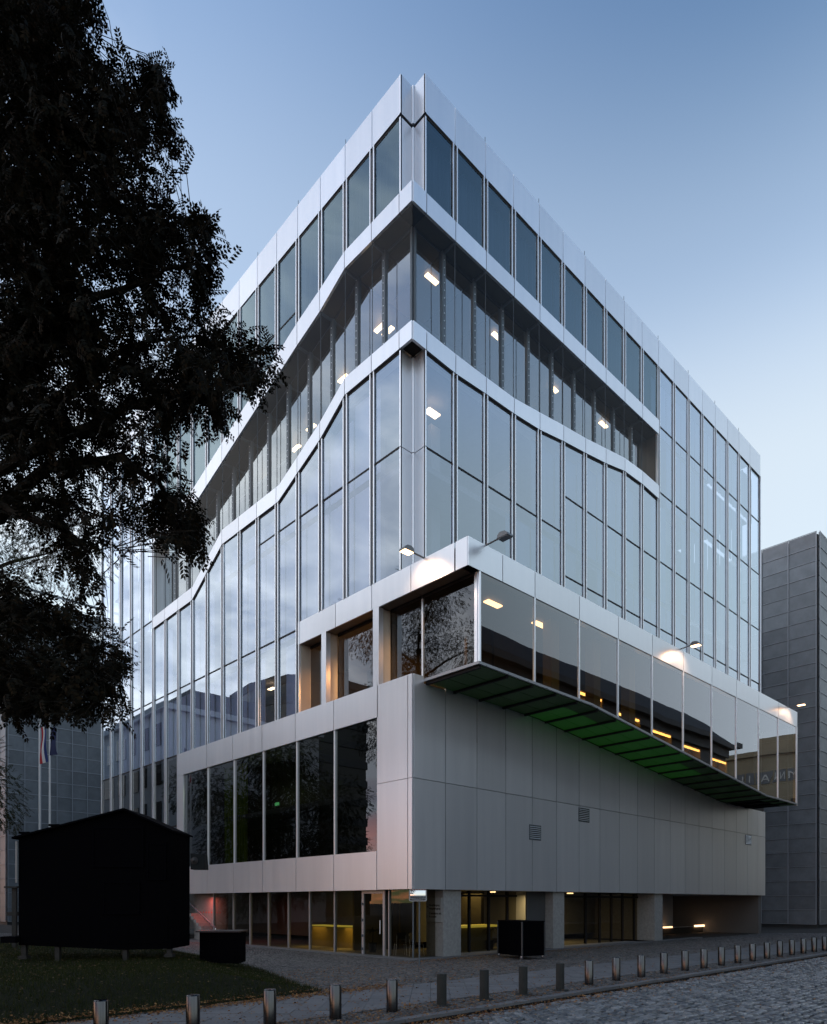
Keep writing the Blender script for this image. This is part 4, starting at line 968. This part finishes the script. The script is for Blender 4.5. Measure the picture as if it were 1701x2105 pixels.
def leaves(n, fx, fy, fz):
    x = fx(n); y = fy(n); k = frustum_ok(x, y, 40); x, y = x[k], y[k]; n = len(x); z = fz(x, y) + RNG.uniform(.004, .018, n)
    a = RNG.uniform(0, 6.28, n); l = RNG.uniform(.014, .038, n); w_ = l * RNG.uniform(.35, .6, n); tl = RNG.normal(0, .008, (n, 4))
    c, s = np.cos(a), np.sin(a)
    pts = [(l, 0 * l), (0 * l, w_), (-l, 0 * l), (0 * l, -w_)]
    return np.stack([np.stack([x + p * c - q_ * s, y + p * s + q_ * c, z + tl[:, i]], -1) for i, (p, q_) in enumerate(pts)], 1).reshape(-1, 3)
fl0 = lambda x, y: np.where(y < -8.73, -.055, .005)
U = lambda a, b: (lambda n: RNG.uniform(a, b, n)); G = lambda m_, s_: (lambda n: RNG.normal(m_, s_, n))
V = np.concatenate([
    leaves(4200, lambda n: -15 + RNG.exponential(7, n), G(-8.95, .22), fl0), leaves(900, U(-14, 20), G(-9.6, .7), fl0),
    leaves(2600, lambda n: -14 + RNG.exponential(6, n), U(-8.5, -7.4), fl0), leaves(1200, lambda n: -14 + RNG.exponential(7, n), U(-7.4, -5), fl0),
    leaves(3200, U(-15, -5), G(-4.9, .22), lambda x, y: np.where(inside(x, y, lawn_poly), lawn_h(x, y) + .03, .005)), leaves(3000, lambda n: -9 + RNG.exponential(6, n), U(-5, 0), fl0), leaves(900, U(-1, 12), G(-.45, .25), fl0),
    leaves(900, U(-20, 25), U(-16, -9), fl0)])
tag(raw_mesh('fallen_leaves', V, np.arange(len(V)).reshape(-1, 4), LEAFM), 'small orange and brown fallen leaves scattered on kerb, pavement and cobbles', 'leaves', kind='stuff')
x = RNG.uniform(-24, -4, 9000); y = RNG.uniform(-5.3, 12, 9000); k = inside(x, y, lawn_poly); x, y = x[k], y[k]
it = iter((x, y)); V = leaves(len(x), lambda n: x, lambda n: y, lambda a, b: lawn_h(a, b) + RNG.uniform(.03, .08, len(a)))
LEAFG = stone_mat('fallen_leaf_dull', (.03, .018, .008), (.06, .035, .014), (.10, .07, .03), .8, .2)
tag(raw_mesh('lawn_leaves', V, np.arange(len(V)).reshape(-1, 4), LEAFG), 'dull brown fallen leaves lying in the grass of the mound', 'leaves', kind='stuff')

# ------------------------------------------------------------------ black hut, its speaker, counter, flagpoles, post
HD = 18.6
hut = empty('kiosk', at(215, CY, HD) - EYE * UP, TH - math.pi / 2, label='black wooden kiosk hut with a low pitched roof standing on feet on the lawn', cat='kiosk')
def hx(px): return (px - 215) / F * HD
def hz(py): return EYE + (CY - py) / F * HD
DPT = 1.55
pr = [(hx(38), hz(1943)), (hx(247), hz(1953)), (hx(352), hz(1951)), (hx(352), hz(1709)), (hx(258), hz(1667)), (hx(38), hz(1724))]
A_ = [(a, 0, z) for a, z in pr]; C_ = [(a, DPT, z) for a, z in pr]
MB().loop(A_, C_).build('body', BLACK, hut, bevel=.01)
for (xa, za, xb, zb) in ((pr[5][0] - .12, pr[5][1] - .03, pr[4][0], pr[4][1] + .0), (pr[4][0], pr[4][1], pr[3][0] + .06, pr[3][1] - .03)):
    MB().loop([(xa, -.12, za + .01), (xb, -.12, zb + .01), (xb, -.12, zb + .06), (xa, -.12, za + .06)], [(xa, DPT + .1, za + .01), (xb, DPT + .1, zb + .01), (xb, DPT + .1, zb + .06), (xa, DPT + .1, za + .06)]).build('roof_slope', BLACK2, hut)
for px in (55, 116): z = hz(1724) + (hx(px) - pr[5][0]) * (pr[4][1] - pr[5][1]) / (pr[4][0] - pr[5][0]); MB().box(hx(px) - .14, hx(px) + .14, -.15, .2, z + .055, z + .11).build('roof_clip', BLACK2, hut, bevel=.01)
HF = mat('hut_frame', (.0016, .0016, .0026), .9, 0, .02)
for (a, b, c_, d_) in ((190, 296, 1700, 1783), (302, 342, 1733, 1810), (212, 288, 1812, 1880)):
    x0, x1, z1, z0 = hx(a), hx(b), hz(c_), hz(d_); t = .05; mb = MB()
    mb.box(x0, x1, -.03, -.002, z0, z0 + t); mb.box(x0, x1, -.03, -.002, z1 - t, z1); mb.box(x0, x0 + t, -.03, -.002, z0 + t, z1 - t); mb.box(x1 - t, x1, -.03, -.002, z0 + t, z1 - t)
    fr = mb.build('hatch_frame', HF, hut); MB().box(x0 + t, x1 - t, -.015, -.003, z0 + t, z1 - t).build('hatch', BLACK, fr)
for i in range(15):
    a = pr[0][0] + .1 + i * (pr[2][0] - pr[0][0] - .2) / 15; MB().box(a, a + .27, -.012, -.0015, hz(1940), hz(1885)).build('board', BLACK, hut)
for px, py in ((46, 1966), (115, 1978), (255, 1980), (346, 1962)):
    a = hx(px); MB().box(a - .06, a + .06, .05, .17, hz(py) - .05, hz(1944)).build('foot', DULL, hut)
    MB().box(a - .11, a + .11, .0, .22, hz(py) - .08, hz(py) - .0).build('foot_plate', DULL, hut)
MB().box(hx(10), hx(40), -.2, 1.8, hz(1938), hz(1925)).build('deck_step', BLACK2, hut)
MB().tube([(hx(37), -.06, hz(1815)), (hx(37), -.06, hz(1730))], .03).build('downpipe', mat('grey_pipe', (.2, .2, .2), .5), hut)
sp = empty('loudspeaker', at(404, 1771, HD - .3), TH - math.pi / 2, label='small dark loudspeaker box mounted at the right side of the black kiosk', cat='loudspeaker')
w = .19; MB().loop([(-.16, 0, -.21), (.20, .06, -.21), (.17, .08, .19), (-.16, 0, .21)], [(-.16, .35, -.21), (.20, .41, -.21), (.17, .41, .19), (-.16, .35, .21)]).build('case', mat('speaker_case', (.012, .014, .015), .7, 0, .1), sp, bevel=.01)
lathe([(.0, .035), (.045, .02), (.075, .0), (.095, .0), (.10, -.02)], 20).build('cone', mat('speaker_cone', (.004, .004, .005), .6), sp, smooth=True).matrix_local = Matrix.Translation((-.06, -.002, .02)) @ Matrix.Rotation(math.pi / 2, 4, 'X')
ct = empty('serving_counter', at(450, CY, 19.2) - EYE * UP + Vector((0, 0, .0)), TH - math.pi / 2, label='black waist-high counter box standing on the grass right of the kiosk', cat='counter')
cz0, cz1 = EYE - (1980 - CY) / F * 19.2, EYE - (1917 - CY) / F * 19.2; ca, cb = (407 - 450) / F * 19.2, (491 - 450) / F * 19.2
MB().loop([(ca, .15, cz0 + .0), (cb, 0, cz0 - .02), (cb, .8, cz0 - .02), (ca, .8, cz0)], [(ca, .15, cz1), (cb, 0, cz1), (cb, .8, cz1), (ca, .8, cz1)]).build('cabinet', BLACK, ct)
MB().box(ca - .05, cb + .05, -.05, .85, cz1 + .001, cz1 + .04).build('counter_top', mat('counter_dark_blue', (.004, .006, .012), .3), ct)

POLE = mat('white_flagpole', (.62, .64, .66), .35)
for i, (px, lab) in enumerate(((81.5, 'left white flagpole, carrying the red white and blue flag'), (102.5, 'right white flagpole, carrying the dark blue flag'))):
    b_ = at(px, CY, 40) - EYE * UP; T = empty('flagpole', b_, label=lab, cat='flagpole', group='flagpoles behind the kiosk')
    lathe([(.0, 0), (.075, 0), (.045, 13.6), (0, 13.62)], 12).build('pole', POLE, T, smooth=True); lathe([(0, 13.6), (.07, 13.65), (.07, 13.72), (0, 13.78)], 12).build('finial', POLE, T, smooth=True)
for px, z1, z0, cols_, lab in ((87, 12.0, 9.9, ((.35, .015, .02), (.55, .55, .55), (.015, .03, .14)), 'limp red white and blue flag hanging from the left flagpole'), (107, 12.0, 10.4, ((.010, .015, .06),), 'limp dark blue flag hanging from the right flagpole')):
    p = at(px, CY, 40); T = empty('flag', (p[0], p[1], 0), TH - math.pi / 2, label=lab, cat='flag')
    n = 14; ns = len(cols_); wd = .20
    for s_ in range(ns):
        V = []; 
        for j in range(n + 1):
            t = j / n; z = z1 + (z0 - z1) * t
            a = -wd * .6 + 2 * wd * s_ / ns * 1.0; b2 = -wd * .6 + 2 * wd * (s_ + 1) / ns
            V += [(a * (.6 + .5 * t) + .03 * math.sin(t * 7), .05 * math.sin(t * 5 + s_), z + .06 * s_), (b2 * (.6 + .5 * t) + .03 * math.sin(t * 7), .05 * math.sin(t * 5 + s_ + 1), z + .06 * (s_ + 1))]
        MB().add(V, [(2 * j, 2 * j + 1, 2 * j + 3, 2 * j + 2) for j in range(n)]).build('stripe', mat('flag_cloth', cols_[s_], .8), T, smooth=True)
p = at(30, CY, 24) - EYE * UP; T = empty('sign_post', p, TH - math.pi / 2, label='dark post with a flat top plate left of the kiosk', cat='post')
MB().box(-.07, .07, -.05, .05, 0, 2.5).build('post', DULL, T); MB().box(-.28, .16, -.15, .15, 2.5, 2.56).build('top_plate', DULL, T); MB().box(-.24, .1, -.08, .08, 1.55, 1.68).build('bracket', DULL, T)

# ------------------------------------------------------------------ trees
BARK = noisy('dark_bark', (.012, .010, .008), (.024, .02, .016), 12, rough=.9, bump=.6, spec=.1)
def leaf_mat(name, a, b, c, tr=.15):
    m = stone_mat(name, a, b, c, .7, .06); t = m.node_tree; n = t.nodes; bs = n['Principled BSDF']
    tl = n.new('ShaderNodeBsdfTranslucent'); tl.inputs[0].default_value = (*[v * 1.5 for v in b], 1); mx = n.new('ShaderNodeMixShader'); mx.inputs[0].default_value = tr
    o = n['Material Output']; t.links.new(bs.outputs[0], mx.inputs[1]); t.links.new(tl.outputs[0], mx.inputs[2]); t.links.new(mx.outputs[0], o.inputs[0]); return m
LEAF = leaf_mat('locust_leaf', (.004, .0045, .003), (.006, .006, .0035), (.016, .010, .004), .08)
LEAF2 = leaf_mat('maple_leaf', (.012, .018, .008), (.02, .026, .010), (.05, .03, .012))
NLF = 5
def leaflets():
    V = []; Fq = []
    for i in range(NLF):
        t = .14 + .80 * i / (NLF - 1)
        for s_ in (-1, 1):
            L_ = (.33 - .08 * t); b_ = np.array([t, 0, 0]); dr_ = np.array([.55, s_ * .80, -.25]); dr_ /= np.linalg.norm(dr_)
            sd_ = np.array([-dr_[1], dr_[0], .0]); sd_ /= np.linalg.norm(sd_); k = len(V); wq = .080
            V += [b_, b_ + dr_ * L_ * .45 + sd_ * wq, b_ + dr_ * L_, b_ + dr_ * L_ * .45 - sd_ * wq]; Fq.append([k, k + 1, k + 2, k + 3])
    k = len(V); V += [np.array([1, 0, 0.]), np.array([1.10, .045, -.02]), np.array([1.20, 0, -.05]), np.array([1.1, -.045, -.02])]; Fq.append([k, k + 1, k + 2, k + 3])
    k = len(V); V += [np.array([0, .006, 0.]), np.array([1, .004, 0.]), np.array([1, -.004, 0.]), np.array([0, -.006, 0.])]; Fq.append([k, k + 1, k + 2, k + 3])
    return np.array(V), np.array(Fq)
LV, LF = leaflets()
def leaf_cloud(name, P0, D, size, m, parent, bend=.25):
    """Compound leaves: P0 base points, D directions (n,3)."""
    n = len(P0); X = D / np.linalg.norm(D, axis=1, keepdims=True); up = np.array([0, 0, 1.]) + RNG.normal(0, .45, (n, 3))
    Yv = np.cross(up, X); Yv /= np.linalg.norm(Yv, axis=1, keepdims=True) + 1e-9; Zv = np.cross(X, Yv)
    s_ = size[:, None, None]; v = LV.copy()
    keepv = np.repeat(RNG.random((n, len(LF))) > .07, 4, axis=1)                              # a few leaflets missing
    vz = v[None, :, 2] - bend * v[None, :, 0] ** 2 * RNG.uniform(.2, 1.6, (n, 1))
    V = P0[:, None, :] + s_ * (v[None, :, 0:1] * X[:, None, :] + v[None, :, 1:2] * Yv[:, None, :] * RNG.uniform(.75, 1.1, (n, 1, 1)) + vz[:, :, None] * Zv[:, None, :])
    fc = (np.arange(n)[:, None, None] * len(LV) + LF[None]); kf = keepv[:, ::4]; fc = fc[kf]
    return tag(raw_mesh(name, V.reshape(-1, 3), fc.reshape(-1, 4), m, parent), kind='stuff')
def pin(px, py, poly):
    return inside(np.asarray(px, float), np.asarray(py, float), poly)
# outline of the near crown as sight lines, filled in depth between about 6.5 and 10.5 metres
crown_a = [(-400, -300), (170, -300), (205, 20), (196, 75), (150, 50), (175, 110), (235, 120), (268, 165), (282, 105), (322, 110), (355, 135), (352, 190), (368, 240), (385, 305), (396, 330), (335, 345), (330, 400), (352, 440),
           (398, 425), (420, 415), (455, 460), (462, 490), (470, 560), (446, 600), (405, 610), (432, 650), (480, 630), (520, 660), (560, 690), (595, 735), (575, 800), (510, 830), (470, 880), (415, 905), (380, 925), (330, 905), (365, 960),
           (395, 1010), (420, 1060), (428, 1120), (425, 1180), (395, 1170), (350, 1130), (300, 1090), (250, 1090), (235, 1060), (212, 1150), (196, 1205), (165, 1215), (120, 1160), (105, 1095), (50, 1060), (0, 1045), (-400, 1000)]
crown_b = [(-400, 1160), (0, 1165), (60, 1195), (130, 1210), (200, 1250), (250, 1290), (295, 1320), (270, 1360), (283, 1390), (235, 1410), (265, 1440), (285, 1480), (235, 1480), (215, 1510), (150, 1470), (100, 1490), (40, 1500), (0, 1480), (-400, 1450)]
def make_near_tree():
    T = empty('locust_tree', at(-330, CY, 8.5) - EYE * UP, label='large dark leafy tree overhanging the left side of the picture in front of the building', cat='tree')
    base = T.location
    trunk = MB(); tp = [at(-330, CY, 8.5) - EYE * UP, at(-325, 1500, 8.5), at(-300, 1000, 8.4), at(-280, 500, 8.3), at(-250, 0, 8.2)]
    trunk.tube([p - base for p in tp], [.30, .24, .20, .15, .09], 12); trunk.build('trunk', BARK, T, smooth=True)
    limbs = [([(-320, 1400), (-150, 1280), (-20, 1235), (90, 1270), (180, 1330), (250, 1360)], 8.3), ([(-310, 1300), (-120, 1100), (0, 1068), (50, 1020), (140, 1035), (240, 1075)], 8.6), ([(-300, 1150), (-60, 1000), (80, 925), (180, 880), (260, 840), (340, 825), (430, 800), (520, 750)], 8.0),
             ([(-300, 1000), (-80, 800), (60, 690), (140, 640), (200, 610), (280, 585), (340, 555), (420, 540)], 7.6), ([(-290, 800), (-60, 560), (60, 420), (150, 340), (260, 250), (330, 200)], 7.9), ([(-280, 500), (-60, 250), (60, 120), (150, 20)], 8.2),
             ([(-300, 1050), (-40, 900), (120, 830), (200, 750), (300, 700), (450, 690)], 8.7), ([(-300, 1130), (0, 1040), (120, 1085), (200, 1150)], 7.7), ([(-300, 1000), (0, 700), (100, 560), (190, 500), (300, 470), (380, 450)], 8.8),
             ([(-200, 1180), (100, 960), (250, 940), (340, 1010), (395, 1090)], 8.1), ([(-200, 1350), (0, 1380), (110, 1420), (220, 1450)], 7.9)]
    bpts = []
    for pts, dp in limbs:
        P3 = []
        for i in range(len(pts) - 1):
            for t in np.linspace(0, 1, 5, endpoint=False):
                px = pts[i][0] * (1 - t) + pts[i + 1][0] * t; py = pts[i][1] * (1 - t) + pts[i + 1][1] * t
                P3.append(at(px + random.gauss(0, 2.5), py + random.gauss(0, 2.5), dp + .25 * math.sin(len(P3) * .35)))
        r_ = np.linspace(.085, .010, len(P3)); mb = MB().tube([p - base for p in P3], list(r_), 7); mb.build('limb', BARK, T, smooth=True)
        bpts += [np.array(p) for p in P3[4:]]
    bpts = np.array(bpts)
    # twigs
    TB = []; TD = []; tries = 0; tw = MB(); P0 = []; D = []; S_ = []
    def want(px, py):
        if pin(px, py, crown_a) or pin(px, py, crown_b): return True
        return False
    while len(TB) < 2600 and tries < 90000:
        tries += 1
        px = random.uniform(-120, 600); py = random.uniform(-120, 1520)
        if not want(px, py): continue
        sparse = (1010 < py < 1230 and px < 190) or (520 < py < 700 and px > 180) or (py > 880 and py < 1010 and px > 330) or (880 < py < 1060 and px < 330)
        if px < -20 and random.random() < .6: continue
        gapv = mnoise.noise(Vector((px / 62, py / 50, 3.1))) + .5 * mnoise.noise(Vector((px / 26, py / 22, 9.4)))
        if gapv < -.10 + (.13 if px > 150 else 0) and random.random() < .88: continue
        if sparse and random.random() < .50: continue
        if px > 420 and random.random() < .15: continue
        dp = random.gauss(8.2, .9); dp = min(10.5, max(6.3, dp))
        tip = np.array(at(px, py, dp)); j = np.argmin(((bpts - tip) ** 2).sum(1)); root = bpts[j]; v = tip - root; l = np.linalg.norm(v)
        if l < .05: continue
        v = v / l; start = tip - v * min(l, .75); end_ = tip
        TB.append(1)
        mid = (start + end_) / 2 + RNG.normal(0, .03, 3)
        if l < .7: tw.tube([root - np.array(base), mid - np.array(base), end_ - np.array(base)], [.009, .005, .002], 3)
        else: tw.tube([start - np.array(base), mid - np.array(base), end_ - np.array(base)], [.006, .004, .002], 3)
        nl = random.randint(5, 8)
        for q_ in range(nl):
            t = (q_ + .5) / nl; p = start * (1 - t) + end_ * t + RNG.normal(0, .015, 3)
            side = RNG.normal(0, 1, 3); side -= side.dot(v) * v; side /= np.linalg.norm(side) + 1e-9
            d_ = .60 * v + .75 * side + np.array([0, 0, -.28]); s_ = random.uniform(.13, .23)
            e_ = p + d_ / np.linalg.norm(d_) * s_; w_ = e_ - np.array(CAM); dpt = w_[0] * FW[0] + w_[1] * FW[1]
            ex, ey = CX + F * (w_[0] * RT[0] + w_[1] * RT[1]) / dpt, CY - F * w_[2] / dpt
            if not want(ex - 14, ey) and random.random() < .7: continue
            P0.append(p - np.array(base)); D.append(d_); S_.append(s_)
    tag(tw.build('twigs', BARK, T), kind='stuff')
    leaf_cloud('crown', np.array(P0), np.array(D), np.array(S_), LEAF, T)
    print('near tree twigs', len(TB), 'leaves', len(P0))
make_near_tree()
def far_tree(name, label, loc, h0, h1, rad, nl, size, m, cat='tree'):
    T = empty(name, loc, label=label, cat=cat); rs = RNG
    MB().tube([(0, 0, 0), (.1, .1, h0), (.0, .2, (h0 + h1) / 2), (.1, 0, h1 * .9)], [.28, .2, .14, .03], 10).build('trunk', BARK, T, smooth=True)
    cl = []
    for i in range(11):
        a = i * 2.4; zz = h0 + (h1 - h0) * (.12 + .8 * i / 11); rr = rad * (.75 if i % 3 else .5) * math.sqrt(max(.1, 1 - ((zz - (h0 + h1) / 2) / ((h1 - h0) * .56)) ** 2))
        e_ = (math.cos(a) * rr, math.sin(a) * rr, zz); cl.append(e_)
        MB().tube([(0, .1, zz - 1.5), (e_[0] * .5, e_[1] * .5, zz - .6), e_], [.09, .06, .015], 6).build('limb', BARK, T, smooth=True)
    cl = np.array(cl + [(0, 0, h1 * .93), (0, 0, (h0 + h1) / 2)]); k = rs.integers(0, len(cl), nl)
    off = rs.normal(0, 1, (nl, 3)); off /= np.linalg.norm(off, axis=1, keepdims=True); off *= (rs.random((nl, 1)) ** .45) * rad * .42
    P0 = cl[k] + off * np.array([1, 1, .8]); D = off / (np.linalg.norm(off, axis=1, keepdims=True) + 1e-6) + np.array([0, 0, -.5]) + rs.normal(0, .4, (nl, 3))
    leaf_cloud('crown', P0, D, rs.uniform(size * .7, size * 1.2, nl), m, T)
far_tree('street_tree', 'tall tree left of the forecourt, mirrored in the side glass of the jutting box', (-11.0, 12.2, 0), 10, 20.5, 4.6, 24000, .16, LEAF2)
far_tree('street_tree', 'tree beyond the kiosk, mirrored in the dark hall window', (-12.5, 29, 0), 1.5, 14.0, 7.0, 15000, .36, LEAF2)
far_tree('street_tree', 'autumn tree mirrored low in the middle of the left glass front', (-19, 38, 0), 4, 15, 5.0, 3500, .45, LEAF2)
# a potted palm behind the lobby corner glass, and one behind the trolley
POT = mat('dark_pot', (.01, .01, .01), .5)
for (x_, y_, lab) in ((1.5, 3.9, 'potted palm behind the glass beside the lobby door'), (6.2, 1.8, 'potted palm inside the window behind the black trolley')):
    T = empty('potted_palm', (x_, y_, .03), label=lab, cat='plant'); MB().cyl((0, 0, 0), (0, 0, .38), .14, .18, 14).build('pot', POT, T)
    MB().tube([(0, 0, .38), (.02, 0, .8)], .018, 6).build('stem', BARK, T)
    mb = MB()
    for k in range(26):
        a = k * 2.4; e_ = random.uniform(.3, .55); up_ = random.uniform(.0, .6); b0 = Vector((.02, 0, .8)); d_ = Vector((math.cos(a), math.sin(a), up_))
        p1 = b0 + d_ * e_ * .55; p2 = b0 + Vector((math.cos(a), math.sin(a), up_ - .5)) * e_; s_ = Vector((-math.sin(a), math.cos(a), 0)) * .016
        mb.add([b0 - s_ * .4, b0 + s_ * .4, p1 + s_, p1 - s_, p2], [(0, 1, 2, 3), (3, 2, 4)])
    tag(mb.build('fronds', LEAF2, T), kind='stuff')
# two cafe chairs in the lobby corner
for (x_, y_, rz, lab) in ((1.3, 1.15, .4, 'dark cafe chair nearest the lobby corner glass'), (1.25, 2.0, 2.6, 'dark cafe chair behind the first one near the lobby door')):
    T = empty('cafe_chair', (x_, y_, .03), rz, label=lab, cat='chair'); CHM = mat('dark_chair', (.015, .012, .01), .4)
    MB().box(-.2, .2, -.2, .2, .43, .46).build('seat', CHM, T, bevel=.008)
    MB().loop([(-.2, .19, .62), (.2, .19, .62), (.17, .25, .86), (-.17, .25, .86)], [(-.2, .21, .62), (.2, .21, .62), (.17, .27, .86), (-.17, .27, .86)]).build('backrest', CHM, T)
    for sx in (-1, 1):
        for sy in (-1, 1): MB().tube([(sx * .21, sy * .21, 0), (sx * .18, sy * .18, .44)], .012, 6).build('leg', FIN, T)
        MB().tube([(sx * .18, .19, .44), (sx * .17, .24, .8)], .012, 6).build('back_post', FIN, T)
